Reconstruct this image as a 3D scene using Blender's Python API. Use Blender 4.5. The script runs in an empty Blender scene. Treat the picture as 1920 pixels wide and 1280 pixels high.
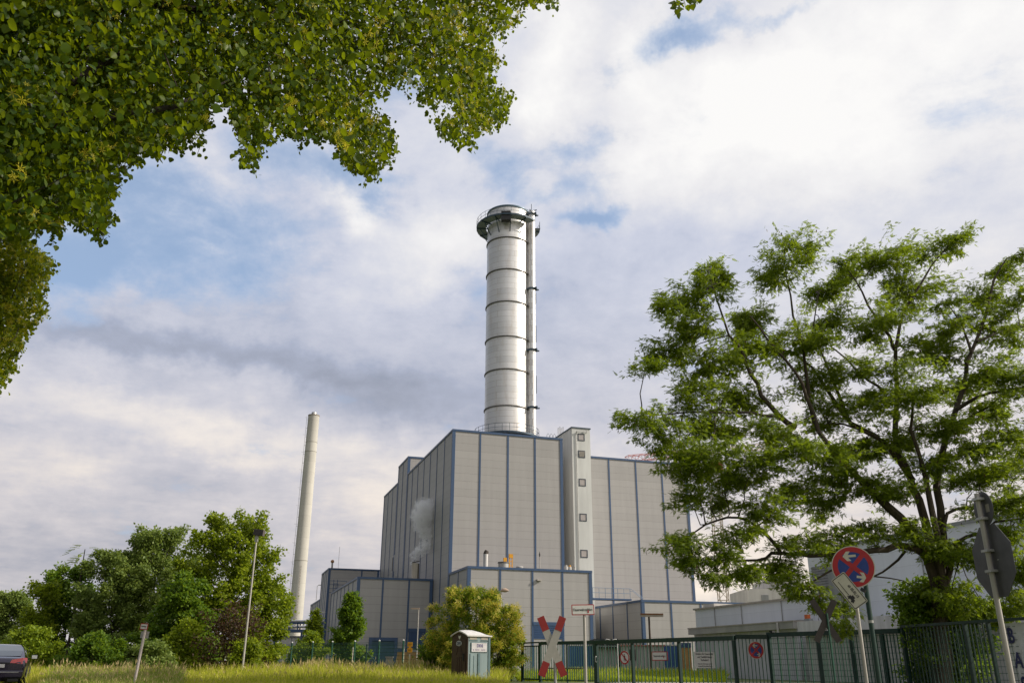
import bpy, math, random
import numpy as np
from mathutils import Vector, Matrix

# ------------------------------------------------------------------ camera, sky, sun
SC = bpy.context.scene
COL = SC.collection
rng = np.random.default_rng(7)
random.seed(7)
F = 1594.21
PITCH = math.radians(20.7876)
ROLL = math.radians(0.2765)
YAW = math.radians(17.929)      # heading of the power station's walls
EYE = 0.85

cam_d = bpy.data.cameras.new('camera')
cam = bpy.data.objects.new('camera', cam_d)
COL.objects.link(cam)
cam_d.sensor_width = 36.0
cam_d.lens = F / 1920 * 36.0
cam_d.clip_start = 0.1
cam_d.clip_end = 3000
cam.matrix_world = Matrix.Translation((0, 0, EYE)) @ Matrix.Rotation(math.pi / 2 + PITCH, 4, 'X') @ Matrix.Rotation(ROLL, 4, 'Z')
SC.camera = cam

SUN_AZ = math.radians(91)       # clockwise from straight ahead
SUN_EL = math.radians(30)
SUN_DIR = Vector((math.sin(SUN_AZ) * math.cos(SUN_EL), math.cos(SUN_AZ) * math.cos(SUN_EL), math.sin(SUN_EL)))
sun_d = bpy.data.lights.new('sun', 'SUN')
sun_d.energy = 4.6
sun_d.angle = math.radians(1.5)
sun_d.color = (1.0, 0.91, 0.78)
sun = bpy.data.objects.new('sun', sun_d)
COL.objects.link(sun)
sun.rotation_euler = SUN_DIR.to_track_quat('Z', 'Y').to_euler()
sun.location = (0, 0, 200)

SC.view_settings.view_transform = 'Standard'
SC.view_settings.look = 'None'
SC.view_settings.exposure = 0.0
SC.view_settings.gamma = 1.0
SC.view_settings.use_curve_mapping = False
SC.cycles.volume_bounces = 6


# pixel -> world helpers (only used to work out where things stand)
def ray(x, y):
    a, b = x - 960, y - 640
    c, s = math.cos(ROLL), math.sin(ROLL)
    xx = c * a + s * b
    yy = -s * a + c * b
    cp, sp = math.cos(PITCH), math.sin(PITCH)
    return np.array([xx, F * cp + yy * sp, F * sp - yy * cp])


def at(x, y, d):
    r = ray(x, y)
    r = r * d / r[1]
    return np.array([r[0], r[1], r[2] + EYE])


def at_z(x, y, z):
    r = ray(x, y)
    r = r * (z - EYE) / r[2]
    return np.array([r[0], r[1], z])


UX = np.array([math.cos(YAW), math.sin(YAW)])
SX = np.array([-math.sin(YAW), math.cos(YAW)])


def us(p):
    return np.array([p[0] * UX[0] + p[1] * UX[1], p[0] * SX[0] + p[1] * SX[1], p[2]])


def W(u, s, z=0.0):
    return (u * UX[0] + s * SX[0], u * UX[1] + s * SX[1], z)


def on_s(x, y, s):
    r = ray(x, y)
    r = r * s / (r[0] * SX[0] + r[1] * SX[1])
    r[2] += EYE
    return us(r)


def on_u(x, y, u):
    r = ray(x, y)
    r = r * u / (r[0] * UX[0] + r[1] * UX[1])
    r[2] += EYE
    return us(r)


def px_of(P):
    """vectorised projection of (N,3) points"""
    P = np.asarray(P, float)
    X, Yw, Z = P[..., 0], P[..., 1], P[..., 2] - EYE
    cp, sp = math.cos(PITCH), math.sin(PITCH)
    x = X
    y = -(Z * cp - Yw * sp)
    z = Yw * cp + Z * sp
    c, s = math.cos(ROLL), math.sin(ROLL)
    x, y = c * x - s * y, s * x + c * y
    return 960 + F * x / z, 640 + F * y / z


# ------------------------------------------------------------------ node helpers
class G:
    def __init__(self, nt):
        self.nt = nt

    def n(self, t, **kw):
        nd = self.nt.nodes.new(t)
        for k, v in kw.items():
            setattr(nd, k, v)
        return nd

    def l(self, a, b):
        self.nt.links.new(a, b)

    def put(self, sock, v):
        if v is None:
            return
        if isinstance(v, bpy.types.NodeSocket):
            self.l(v, sock)
        else:
            sock.default_value = v

    def m(self, op, a, b=None, c=None, clamp=False):
        nd = self.n('ShaderNodeMath', operation=op, use_clamp=clamp)
        self.put(nd.inputs[0], a)
        self.put(nd.inputs[1], b)
        self.put(nd.inputs[2], c)
        return nd.outputs[0]

    def v(self, op, a, b=None, c=None):
        nd = self.n('ShaderNodeVectorMath', operation=op)
        self.put(nd.inputs[0], a)
        self.put(nd.inputs[1], b)
        if c is not None:
            self.put(nd.inputs['Scale'] if op == 'SCALE' else nd.inputs[2], c)
        return nd.outputs['Value'] if op in ('DOT_PRODUCT', 'LENGTH', 'DISTANCE') else nd.outputs[0]

    def noise(self, vec, scale, detail=4, rough=0.5, dist=0.0, col=False):
        nd = self.n('ShaderNodeTexNoise')
        if vec is not None:
            self.l(vec, nd.inputs['Vector'])
        nd.inputs['Scale'].default_value = scale
        nd.inputs['Detail'].default_value = detail
        nd.inputs['Roughness'].default_value = rough
        nd.inputs['Distortion'].default_value = dist
        return nd.outputs['Color' if col else 'Fac']

    def ramp(self, fac, stops, interp='LINEAR'):
        nd = self.n('ShaderNodeValToRGB')
        cr = nd.color_ramp
        cr.interpolation = interp
        while len(cr.elements) < len(stops):
            cr.elements.new(0.5)
        for e, (p, c) in zip(cr.elements, stops):
            e.position = p
            e.color = tuple(c) + (1,) if len(c) == 3 else c
        self.put(nd.inputs[0], fac)
        return nd.outputs[0]

    def mix(self, fac, a, b, mode='MIX'):
        nd = self.n('ShaderNodeMix', data_type='RGBA', blend_type=mode)
        self.put(nd.inputs[0], fac)
        for s, v in ((nd.inputs[6], a), (nd.inputs[7], b)):
            if not isinstance(v, bpy.types.NodeSocket) and len(v) == 3:
                v = tuple(v) + (1,)
            self.put(s, v)
        return nd.outputs[2]

    def rng(self, v, a, b, c=0.0, d=1.0, smooth=False):
        nd = self.n('ShaderNodeMapRange')
        if smooth:
            nd.interpolation_type = 'SMOOTHSTEP'
        self.put(nd.inputs[0], v)
        for i, x in enumerate((a, b, c, d)):
            nd.inputs[i + 1].default_value = x
        return nd.outputs[0]

    def xyz(self, v):
        nd = self.n('ShaderNodeSeparateXYZ')
        self.l(v, nd.inputs[0])
        return nd.outputs

    def comb(self, x, y, z):
        nd = self.n('ShaderNodeCombineXYZ')
        self.put(nd.inputs[0], x)
        self.put(nd.inputs[1], y)
        self.put(nd.inputs[2], z)
        return nd.outputs[0]


# ------------------------------------------------------------------ world: evening sky with broken cloud
world = bpy.data.worlds.new('World')
SC.world = world
world.use_nodes = True
wt = world.node_tree
wt.nodes.clear()
g = G(wt)
sky = g.n('ShaderNodeTexSky', sky_type='NISHITA')
sky.sun_disc = False
sky.sun_elevation = SUN_EL
sky.sun_rotation = SUN_AZ
sky.altitude = 50
sky.air_density = 1.0
sky.dust_density = 1.2
sky.ozone_density = 2.5
bg_sky = g.n('ShaderNodeBackground')
bg_sky.inputs[1].default_value = 0.15
g.l(sky.outputs[0], bg_sky.inputs[0])
D = g.n('ShaderNodeTexCoord').outputs['Generated']
dx, dy, dz = g.xyz(D)
up = g.m('ADD', g.m('MAXIMUM', dz, 0.0), 0.16)
plane = g.comb(g.m('DIVIDE', dx, up), g.m('DIVIDE', dy, up), 0.0)   # cloud layer seen from below
n_big = g.noise(plane, 1.15, 7, 0.56, 0.35)
n_mid = g.noise(plane, 3.4, 8, 0.58, 0.3)
n_fine = g.noise(D, 9.0, 9, 0.66, 0.2)
n_puff = g.noise(plane, 11.0, 8, 0.62, 0.1)
warp = g.v('SCALE', g.v('SUBTRACT', g.noise(D, 5.0, 6, 0.62, 0.0, col=True), (0.5, 0.5, 0.5)), c=0.17)
DW = g.v('ADD', D, warp)


def blob(px, py, rx, ry, w):
    """one soft cloud or gap at a direction of the sky"""
    c = ray(px, py)
    c = c / np.linalg.norm(c)
    t = np.cross(c, (0, 0, 1))
    t /= np.linalg.norm(t)
    b = np.cross(t, c)
    k = 1594.0 / math.hypot(1594, math.hypot(px - 960, py - 640))
    a = g.v('DOT_PRODUCT', DW, tuple(t / (rx / 1594 * k)))
    e = g.v('DOT_PRODUCT', DW, tuple(b / (ry / 1594 * k)))
    q = g.m('MULTIPLY_ADD', e, e, g.m('MULTIPLY', a, a))
    front = g.m('GREATER_THAN', g.v('DOT_PRODUCT', D, tuple(c)), 0.3)
    return g.m('MULTIPLY', g.m('MULTIPLY', g.m('EXPONENT', g.m('MULTIPLY', q, -1.0)), front), w)


def total(lst):
    s = 0.0
    for b in lst:
        s = g.m('ADD', blob(*b), s)
    return s


BLUE = total([(130, 510, 210, 85, 1.05), (380, 460, 210, 85, 0.75), (560, 300, 220, 70, 0.55), (300, 350, 130, 70, 0.75),
              (1090, 260, 80, 30, 0.45), (1050, 350, 110, 36, 0.55), (1150, 420, 90, 24, 0.8), (1270, 78, 70, 38, 0.85),
              (1440, 35, 90, 26, 0.7), (940, 310, 70, 50, 0.45), (700, 330, 90, 40, 0.45), (1130, 150, 40, 18, 0.35), (760, 180, 80, 60, .5)])
DARK = total([(600, 692, 290, 38, 0.50), (200, 655, 210, 24, 0.28), (800, 760, 160, 42, 0.36), (330, 900, 330, 35, 0.16),
              (120, 1010, 330, 50, 0.22), (560, 600, 420, 60, 0.12), (1120, 620, 260, 150, 0.16), (1600, 430, 420, 80, 0.12), (300, 1080, 300, 40, .14)])
LITE = total([(1700, 170, 330, 200, 0.30), (1330, 210, 170, 100, 0.30), (655, 400, 52, 34, 0.34), (830, 475, 100, 60, 0.30),
              (170, 770, 210, 40, 0.18), (480, 835, 210, 40, 0.22), (700, 930, 200, 60, 0.16), (1340, 1070, 230, 80, 0.30),
              (1180, 100, 60, 80, 0.30), (1020, 90, 60, 110, 0.34), (1000, 200, 70, 40, 0.25), (90, 880, 180, 35, 0.2), (1250, 320, 120, 90, .2)])
cover = g.m('SUBTRACT', g.m('MULTIPLY_ADD', n_mid, 1.7, 0.22), g.m('MULTIPLY', BLUE, g.m('MULTIPLY_ADD', n_big, 0.7, 0.55)))
cover = g.m('ADD', cover, g.m('MULTIPLY', g.m('SUBTRACT', n_fine, 0.5), 0.8))
cover = g.m('ADD', cover, g.m('MULTIPLY', g.m('SUBTRACT', n_puff, 0.5), 0.6))
cover = g.rng(cover, 0.10, 0.95, 0.42, 1.0, True)
sunward = g.v('DOT_PRODUCT', D, (math.sin(SUN_AZ + 0.5), math.cos(SUN_AZ + 0.5), 0.25))
tone = g.m('MULTIPLY_ADD', sunward, 0.18, 0.655)
tone = g.m('ADD', tone, g.m('MULTIPLY', g.m('SUBTRACT', n_mid, 0.5), 0.45))
tone = g.m('ADD', tone, g.m('MULTIPLY', g.m('SUBTRACT', n_fine, 0.5), 0.36))
tone = g.m('ADD', tone, g.m('MULTIPLY', g.m('SUBTRACT', n_puff, 0.5), 0.22))
tone = g.m('SUBTRACT', g.m('ADD', tone, LITE), g.m('MULTIPLY', DARK, 0.80), clamp=True)
cloud = g.ramp(tone, [(0.0, (0.30, 0.34, 0.44)), (0.30, (0.42, 0.472, 0.615)), (0.55, (0.61, 0.642, 0.757)), (0.78, (0.83, 0.825, 0.85)), (1.0, (0.97, 0.96, 0.95))])
low = g.rng(dz, 0.02, 0.48, 1.0, 0.0, True)
cloud = g.mix(low, cloud, (1.07, 0.955, 0.82), 'MULTIPLY')
# unseen dark cloud added behind the camera to darken the left-facing walls
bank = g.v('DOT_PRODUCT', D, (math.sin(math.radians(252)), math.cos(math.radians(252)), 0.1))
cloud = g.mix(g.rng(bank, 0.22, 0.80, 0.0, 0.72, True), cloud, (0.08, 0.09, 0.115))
cloud = g.mix(g.rng(cover, 0.42, 0.95, 0.85, 0.0), cloud, (0.52, 0.68, 0.93))   # thin cloud takes on the blue behind it
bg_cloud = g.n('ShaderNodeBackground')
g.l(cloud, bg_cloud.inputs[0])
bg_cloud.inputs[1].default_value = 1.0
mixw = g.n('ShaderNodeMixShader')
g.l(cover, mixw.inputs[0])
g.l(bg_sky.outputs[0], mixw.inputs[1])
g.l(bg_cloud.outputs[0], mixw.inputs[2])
outw = g.n('ShaderNodeOutputWorld')
g.l(mixw.outputs[0], outw.inputs[0])

# ------------------------------------------------------------------ materials
MATS = {}


def new_mat(name):
    m = bpy.data.materials.new(name)
    m.use_nodes = True
    nt = m.node_tree
    nt.nodes.clear()
    gg = G(nt)
    out = gg.n('ShaderNodeOutputMaterial')
    return m, gg, out


def mat(name, c, rough=0.6, metal=0.0, var=0.12, scale=3.0, bump=0.0, bscale=30.0, c2=None, streak=False, spec=0.5):
    """painted or natural surface with uneven tone"""
    if name in MATS:
        return MATS[name]
    m, gg, out = new_mat(name)
    p = gg.n('ShaderNodeBsdfPrincipled')
    tc = gg.n('ShaderNodeTexCoord').outputs['Object']
    vec = tc
    if streak:
        vec = gg.v('MULTIPLY', tc, (1.0, 1.0, 0.12))
    nz = gg.noise(vec, scale, 6, 0.6)
    if c2 is None:
        c2 = tuple(x * (1 - 2.2 * var) for x in c)
    col = gg.mix(gg.rng(nz, 0.35, 0.7), c, c2)
    gg.l(col, p.inputs['Base Color'])
    rr = gg.m('MULTIPLY_ADD', nz, 0.25, rough - 0.12, clamp=True)
    gg.l(rr, p.inputs['Roughness'])
    p.inputs['Metallic'].default_value = metal
    p.inputs['Specular IOR Level'].default_value = spec
    if bump:
        b = gg.n('ShaderNodeBump')
        b.inputs['Strength'].default_value = bump
        b.inputs['Distance'].default_value = 0.02
        gg.l(gg.noise(tc, bscale, 5, 0.6), b.inputs['Height'])
        gg.l(b.outputs[0], p.inputs['Normal'])
    gg.l(p.outputs[0], out.inputs[0])
    MATS[name] = m
    return m


def cladding(name, c, pitch=1.0, bay=3.85, seam=0.055, ribs=True):
    """sheet-metal sandwich panels: a seam every metre, faint ribs, each panel its own tone"""
    m, gg, out = new_mat(name)
    p = gg.n('ShaderNodeBsdfPrincipled')
    tc = gg.n('ShaderNodeTexCoord').outputs['Object']
    x, y, z = gg.xyz(tc)
    zz = gg.m('DIVIDE', z, pitch)
    fz = gg.m('FRACT', zz)
    sm = gg.m('LESS_THAN', fz, seam)
    row = gg.m('FLOOR', zz)
    wn = gg.n('ShaderNodeTexWhiteNoise', noise_dimensions='3D')
    gg.l(gg.comb(row, 0.0, 0.0), wn.inputs[0])
    t = gg.m('MULTIPLY_ADD', wn.outputs[0], 0.07, 0.965)
    st = gg.noise(gg.v('MULTIPLY', tc, (0.9, 0.9, 0.06)), 1.6, 7, 0.65)
    t = gg.m('MULTIPLY', t, gg.m('MULTIPLY_ADD', st, 0.26, 0.87))
    rib = gg.m('FRACT', gg.m('MULTIPLY', z, 9.0))
    t = gg.m('MULTIPLY', t, gg.m('MULTIPLY_ADD', sm, -0.20, 1.0))
    vv = gg.n('ShaderNodeVectorMath', operation='SCALE')
    vv.inputs[0].default_value = c
    gg.l(t, vv.inputs['Scale'])
    gg.l(vv.outputs[0], p.inputs['Base Color'])
    p.inputs['Roughness'].default_value = 0.5
    p.inputs['Specular IOR Level'].default_value = 0.3
    b = gg.n('ShaderNodeBump')
    b.inputs['Strength'].default_value = 0.5
    b.inputs['Distance'].default_value = 0.012
    h = gg.m('MULTIPLY', sm, -1.0)
    gg.l(h, b.inputs['Height'])
    gg.l(b.outputs[0], p.inputs['Normal'])
    gg.l(p.outputs[0], out.inputs[0])
    MATS[name] = m
    return m


def leaf_mat(name, stops, trans=0.35, trans_col=(0.25, 0.38, 0.05), rough=0.5, spec=0.25):
    """leaves: tone differs leaf by leaf, light comes through them"""
    m, gg, out = new_mat(name)
    geo = gg.n('ShaderNodeNewGeometry')
    tc = gg.n('ShaderNodeTexCoord').outputs['Object']
    r = gg.m('MULTIPLY_ADD', gg.noise(tc, 0.9, 3, 0.6), 0.7, gg.m('MULTIPLY', geo.outputs['Random Per Island'], 0.65))
    r = gg.m('SUBTRACT', r, 0.18, clamp=True)
    col = gg.ramp(r, stops)
    p = gg.n('ShaderNodeBsdfPrincipled')
    gg.l(col, p.inputs['Base Color'])
    p.inputs['Roughness'].default_value = rough
    p.inputs['Specular IOR Level'].default_value = spec
    tr = gg.n('ShaderNodeBsdfTranslucent')
    gg.l(gg.mix(0.55, col, trans_col), tr.inputs[0])
    mx = gg.n('ShaderNodeMixShader')
    mx.inputs[0].default_value = trans
    gg.l(p.outputs[0], mx.inputs[1])
    gg.l(tr.outputs[0], mx.inputs[2])
    gg.l(mx.outputs[0], out.inputs[0])
    MATS[name] = m
    return m


BLUE_P = mat('blue_trim_paint', (0.042, 0.088, 0.185), 0.45, var=0.10, scale=1.2, streak=True)
BLUE_D = mat('blue_door_paint', (0.030, 0.075, 0.18), 0.45, var=0.15, scale=0.8, streak=True)
BLUE_G = mat('teal_blue_gate_paint', (0.025, 0.085, 0.14), 0.5, var=0.15, scale=0.8)
ROOFM = mat('grey_roof_sheet', (0.20, 0.20, 0.21), 0.8, var=0.15)
CLAD = cladding('grey_panel_cladding', (0.365, 0.354, 0.350))
WHITEP = cladding('white_panel_cladding', (0.70, 0.73, 0.78), pitch=0.95, bay=1.6, seam=0.02)
CONC = mat('tower_render', (0.64, 0.65, 0.635), 0.75, var=0.14, scale=0.5, streak=True, bump=0.1)
STEELM = mat('brushed_steel', (0.62, 0.61, 0.60), 0.42, 0.9, var=0.08, scale=2.0)
GALV = mat('galvanised_steel', (0.42, 0.42, 0.41), 0.5, 0.55, var=0.15, scale=12)
GREYPOLE = mat('grey_pole', (0.46, 0.43, 0.40), 0.6, 0.2, var=0.12, scale=9, streak=True)
DARKST = mat('dark_blue_steel', (0.05, 0.085, 0.125), 0.55, 0.2, var=0.15)
RINGM = mat('dark_ring_steel', (0.15, 0.14, 0.13), 0.55, 0.4, var=0.2)
BLACK = mat('black_rubber', (0.02, 0.02, 0.02), 0.7)
BLACKP = mat('black_paint', (0.015, 0.015, 0.017), 0.5)
GREENP = mat('dark_green_paint', (0.010, 0.045, 0.035), 0.45, var=0.2, scale=8)
GREENL = mat('green_fence_paint', (0.02, 0.10, 0.065), 0.45, var=0.2, scale=8)
WHITE = mat('white_sign_face', (0.66, 0.65, 0.63), 0.45, var=0.05, scale=14)
CREAM = mat('aged_white_sign_face', (0.56, 0.53, 0.44), 0.5, var=0.08, scale=18)
REDS = mat('red_sign_sheet', (0.42, 0.012, 0.018), 0.4, var=0.1, scale=15)
REDW = mat('red_reflective_sheet', (0.27, 0.010, 0.008), 0.45, var=0.08, scale=6)
BLUES = mat('blue_sign_sheet', (0.010, 0.045, 0.25), 0.4, var=0.1, scale=15)
SIGNB = mat('dark_grey_sign_back', (0.085, 0.083, 0.09), 0.55, 0.3, var=0.08, scale=7)
BARK = mat('robinia_bark', (0.085, 0.065, 0.048), 0.95, var=0.25, scale=6, bump=0.9, bscale=14, streak=True)
BARKD = mat('dark_bark', (0.06, 0.045, 0.034), 0.95, var=0.2, scale=8, bump=0.7, bscale=20)
YELLOW = mat('yellow_sign_paint', (0.78, 0.36, 0.012), 0.5)
ORANGE = mat('orange_paint', (0.62, 0.13, 0.02), 0.5)
PLINTH = mat('ochre_plinth_render', (0.48, 0.28, 0.10), 0.85, var=0.12)
WHITEW = mat('white_render_wall', (0.60, 0.58, 0.55), 0.85, var=0.1, scale=0.8, streak=True)
BEIGEW = mat('beige_render_wall', (0.42, 0.41, 0.38), 0.85, var=0.12, scale=0.8, streak=True)
GREYSH = mat('grey_shed_sheet', (0.30, 0.31, 0.31), 0.6, var=0.14, scale=1.5, streak=True)
CONCB = mat('weathered_concrete', (0.36, 0.36, 0.34), 0.9, var=0.2, scale=5, bump=0.2)
CRANEW = mat('pale_crane_paint', (0.62, 0.52, 0.42), 0.6)
CRANER = mat('red_crane_paint', (0.40, 0.06, 0.035), 0.55)


def glass_mat(name, c, rough=0.05):
    m, gg, out = new_mat(name)
    p = gg.n('ShaderNodeBsdfPrincipled')
    tc = gg.n('ShaderNodeTexCoord').outputs['Object']
    gg.l(gg.mix(gg.noise(tc, 2.0, 3), c, tuple(x * 0.6 for x in c)), p.inputs['Base Color'])
    p.inputs['Roughness'].default_value = rough
    p.inputs['Specular IOR Level'].default_value = 0.8
    p.inputs['Coat Weight'].default_value = 0.6
    gg.l(p.outputs[0], out.inputs[0])
    MATS[name] = m
    return m


GLASS = glass_mat('window_glass', (0.44, 0.40, 0.385), 0.15)  # pale pinkish base colour carries the sky reflection in the panes
CARGLASS = glass_mat('car_glass', (0.05, 0.065, 0.075), 0.04)
LENS = glass_mat('red_lamp_lens', (0.60, 0.02, 0.02), 0.15)


def car_paint():
    m, gg, out = new_mat('dark_violet_car_paint')
    p = gg.n('ShaderNodeBsdfPrincipled')
    tc = gg.n('ShaderNodeTexCoord').outputs['Object']
    gg.l(gg.mix(gg.noise(tc, 1.5, 4), (0.011, 0.007, 0.026), (0.018, 0.012, 0.036)), p.inputs['Base Color'])
    p.inputs['Roughness'].default_value = 0.25
    p.inputs['Metallic'].default_value = 0.3
    p.inputs['Coat Weight'].default_value = 0.7
    p.inputs['Coat Roughness'].default_value = 0.04
    gg.l(p.outputs[0], out.inputs[0])
    return m


CARP = car_paint()


def stack_metal():
    """polished steel sheets lapped round a cylinder"""
    m, gg, out = new_mat('stainless_stack_sheet')
    p = gg.n('ShaderNodeBsdfPrincipled')
    tc = gg.n('ShaderNodeTexCoord').outputs['Object']
    x, y, z = gg.xyz(tc)
    ang = gg.m('MULTIPLY', gg.m('ARCTAN2', y, x), 3.3)
    bt = gg.n('ShaderNodeTexBrick')
    bt.offset = 0.5
    gg.l(gg.comb(ang, z, 0.0), bt.inputs['Vector'])
    bt.inputs['Color1'].default_value = (0.80, 0.79, 0.78, 1)
    bt.inputs['Color2'].default_value = (0.70, 0.695, 0.69, 1)
    bt.inputs['Mortar'].default_value = (0.40, 0.35, 0.31, 1)
    bt.inputs['Scale'].default_value = 1.0
    bt.inputs['Mortar Size'].default_value = 0.022
    bt.inputs['Mortar Smooth'].default_value = 0.6
    bt.inputs['Bias'].default_value = 0.0
    bt.inputs['Brick Width'].default_value = 5.2
    bt.inputs['Row Height'].default_value = 0.92
    st = gg.noise(gg.v('MULTIPLY', tc, (1, 1, 0.25)), 0.9, 7, 0.6)
    col = gg.mix(gg.rng(st, 0.50, 0.85), bt.outputs[0], (0.58, 0.52, 0.47))
    gg.l(col, p.inputs['Base Color'])
    p.inputs['Metallic'].default_value = 0.55
    gg.l(gg.m('MULTIPLY_ADD', st, 0.3, 0.27), p.inputs['Roughness'])
    b = gg.n('ShaderNodeBump')
    b.inputs['Strength'].default_value = 0.25
    b.inputs['Distance'].default_value = 0.03
    gg.l(gg.m('ADD', gg.m('MULTIPLY', bt.outputs['Fac'], -0.6), gg.noise(tc, 0.8, 3, 0.5)), b.inputs['Height'])
    gg.l(b.outputs[0], p.inputs['Normal'])
    gg.l(p.outputs[0], out.inputs[0])
    return m


STACKM = stack_metal()


def chimney_mat():
    m, gg, out = new_mat('cast_chimney_concrete')
    p = gg.n('ShaderNodeBsdfPrincipled')
    tc = gg.n('ShaderNodeTexCoord').outputs['Object']
    x, y, z = gg.xyz(tc)
    lift = gg.m('FRACT', gg.m('DIVIDE', z, 2.6))
    joint = gg.m('LESS_THAN', lift, 0.03)
    wn = gg.n('ShaderNodeTexWhiteNoise', noise_dimensions='1D')
    gg.l(gg.m('FLOOR', gg.m('DIVIDE', z, 2.6)), wn.inputs['W'])
    st = gg.noise(gg.v('MULTIPLY', tc, (1.2, 1.2, 0.05)), 1.6, 7, 0.7)
    t = gg.m('MULTIPLY', gg.m('MULTIPLY_ADD', st, 0.5, 0.74), gg.m('MULTIPLY_ADD', wn.outputs[0], 0.07, 0.965))
    t = gg.m('MULTIPLY', t, gg.m('MULTIPLY_ADD', joint, -0.15, 1.0))
    col = gg.n('ShaderNodeVectorMath', operation='SCALE')
    col.inputs[0].default_value = (0.52, 0.50, 0.455)
    gg.l(t, col.inputs['Scale'])
    soot = gg.m('MULTIPLY', gg.rng(z, 53.0, 61.0, 0.0, 0.55), gg.rng(st, 0.35, 0.7))
    gg.l(gg.mix(soot, col.outputs[0], (0.14, 0.12, 0.10)), p.inputs['Base Color'])
    p.inputs['Roughness'].default_value = 0.9
    gg.l(p.outputs[0], out.inputs[0])
    return m


CHIM = chimney_mat()


# ------------------------------------------------------------------ mesh builder
class MB:
    def __init__(self):
        self.v = []
        self.f = []
        self.m = []

    def add(self, vs, fs, mi=0):
        o = len(self.v)
        self.v += [tuple(float(c) for c in p) for p in vs]
        self.f += [tuple(o + i for i in f) for f in fs]
        self.m += [mi] * len(fs)
        return self

    def box(self, x0, x1, y0, y1, z0, z1, mi=0):
        vs = [(x0, y0, z0), (x1, y0, z0), (x1, y1, z0), (x0, y1, z0), (x0, y0, z1), (x1, y0, z1), (x1, y1, z1), (x0, y1, z1)]
        return self.add(vs, [(0, 3, 2, 1), (4, 5, 6, 7), (0, 1, 5, 4), (1, 2, 6, 5), (2, 3, 7, 6), (3, 0, 4, 7)], mi)

    def bar(self, p0, p1, w, h=None, mi=0, upv=(0, 0, 1)):
        """square bar from p0 to p1"""
        h = h or w
        p0, p1 = Vector(p0), Vector(p1)
        d = (p1 - p0).normalized()
        u = Vector(upv)
        if abs(d.dot(u)) > 0.95:
            u = Vector((0, 1, 0))
        r = d.cross(u).normalized() * (w / 2)
        u = r.cross(d).normalized() * (h / 2)
        vs = []
        for p in (p0, p1):
            vs += [p - r - u, p + r - u, p + r + u, p - r + u]
        return self.add(vs, [(0, 1, 2, 3), (7, 6, 5, 4), (0, 4, 5, 1), (1, 5, 6, 2), (2, 6, 7, 3), (3, 7, 4, 0)], mi)

    def path(self, pts, rad, n=8, mi=0, caps=True):
        pts = [Vector(p) for p in pts]
        if not hasattr(rad, '__len__'):
            rad = [rad] * len(pts)
        o = len(self.v)
        ref = None
        k = len(pts)
        for i, p in enumerate(pts):
            d = (pts[min(i + 1, k - 1)] - pts[max(i - 1, 0)]).normalized()
            if ref is None:
                ref = Vector((1, 0, 0)) if abs(d.x) < 0.8 else Vector((0, 1, 0))
            a = (ref - d * ref.dot(d)).normalized()
            b = d.cross(a)
            ref = a
            for j in range(n):
                t = 2 * math.pi * j / n
                q = p + (a * math.cos(t) + b * math.sin(t)) * rad[i]
                self.v.append(tuple(q))
        for i in range(k - 1):
            for j in range(n):
                j2 = (j + 1) % n
                self.f.append((o + i * n + j, o + i * n + j2, o + (i + 1) * n + j2, o + (i + 1) * n + j))
                self.m.append(mi)
        if caps:
            self.f.append(tuple(o + j for j in range(n - 1, -1, -1)))
            self.f.append(tuple(o + (k - 1) * n + j for j in range(n)))
            self.m += [mi, mi]
        return self

    def tube(self, p0, p1, r, n=8, mi=0, r1=None):
        return self.path([p0, p1], [r, r if r1 is None else r1], n, mi)

    def lathe(self, prof, n=32, c=(0, 0), mi=0, a0=0.0, a1=2 * math.pi):
        full = abs(a1 - a0 - 2 * math.pi) < 1e-6
        o = len(self.v)
        cols = n if full else n + 1
        for (r, z) in prof:
            for j in range(cols):
                t = a0 + (a1 - a0) * j / n
                self.v.append((c[0] + r * math.cos(t), c[1] + r * math.sin(t), z))
        for i in range(len(prof) - 1):
            for j in range(n):
                j2 = (j + 1) % cols
                self.f.append((o + i * cols + j, o + i * cols + j2, o + (i + 1) * cols + j2, o + (i + 1) * cols + j))
                self.m.append(mi)
        return self

    def plate(self, poly, y0, y1, mi=0, mi_side=None):
        """polygon in x,z (counter-clockwise seen from -y) extruded along y"""
        n = len(poly)
        vs = [(x, y0, z) for x, z in poly] + [(x, y1, z) for x, z in poly]
        self.add(vs, [tuple(range(n)), tuple(range(2 * n - 1, n - 1, -1))], mi)
        o = len(self.v) - 2 * n
        for i in range(n):
            j = (i + 1) % n
            self.f.append((o + i, o + n + i, o + n + j, o + j))
            self.m.append(mi if mi_side is None else mi_side)
        return self

    def build(self, name, mats, parent=None, smooth=False, loc=None, rot=None, bevel=0.0):
        me = bpy.data.meshes.new(name)
        me.from_pydata(self.v, [], self.f)
        if not isinstance(mats, (list, tuple)):
            mats = [mats]
        for m in mats:
            me.materials.append(m)
        if len(mats) > 1:
            me.polygons.foreach_set('material_index', self.m)
        if smooth:
            me.polygons.foreach_set('use_smooth', [True] * len(self.f))
            try:
                me.set_sharp_from_angle(angle=math.radians(40))
            except Exception:
                pass
        me.update()
        o = bpy.data.objects.new(name, me)
        COL.objects.link(o)
        if parent is not None:
            o.parent = parent
        if loc is not None:
            o.location = loc
        if rot is not None:
            o.rotation_euler = rot
        if bevel:
            b = o.modifiers.new('bevel', 'BEVEL')
            b.width = bevel
            b.segments = 2
            b.limit_method = 'ANGLE'
        return o


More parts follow.
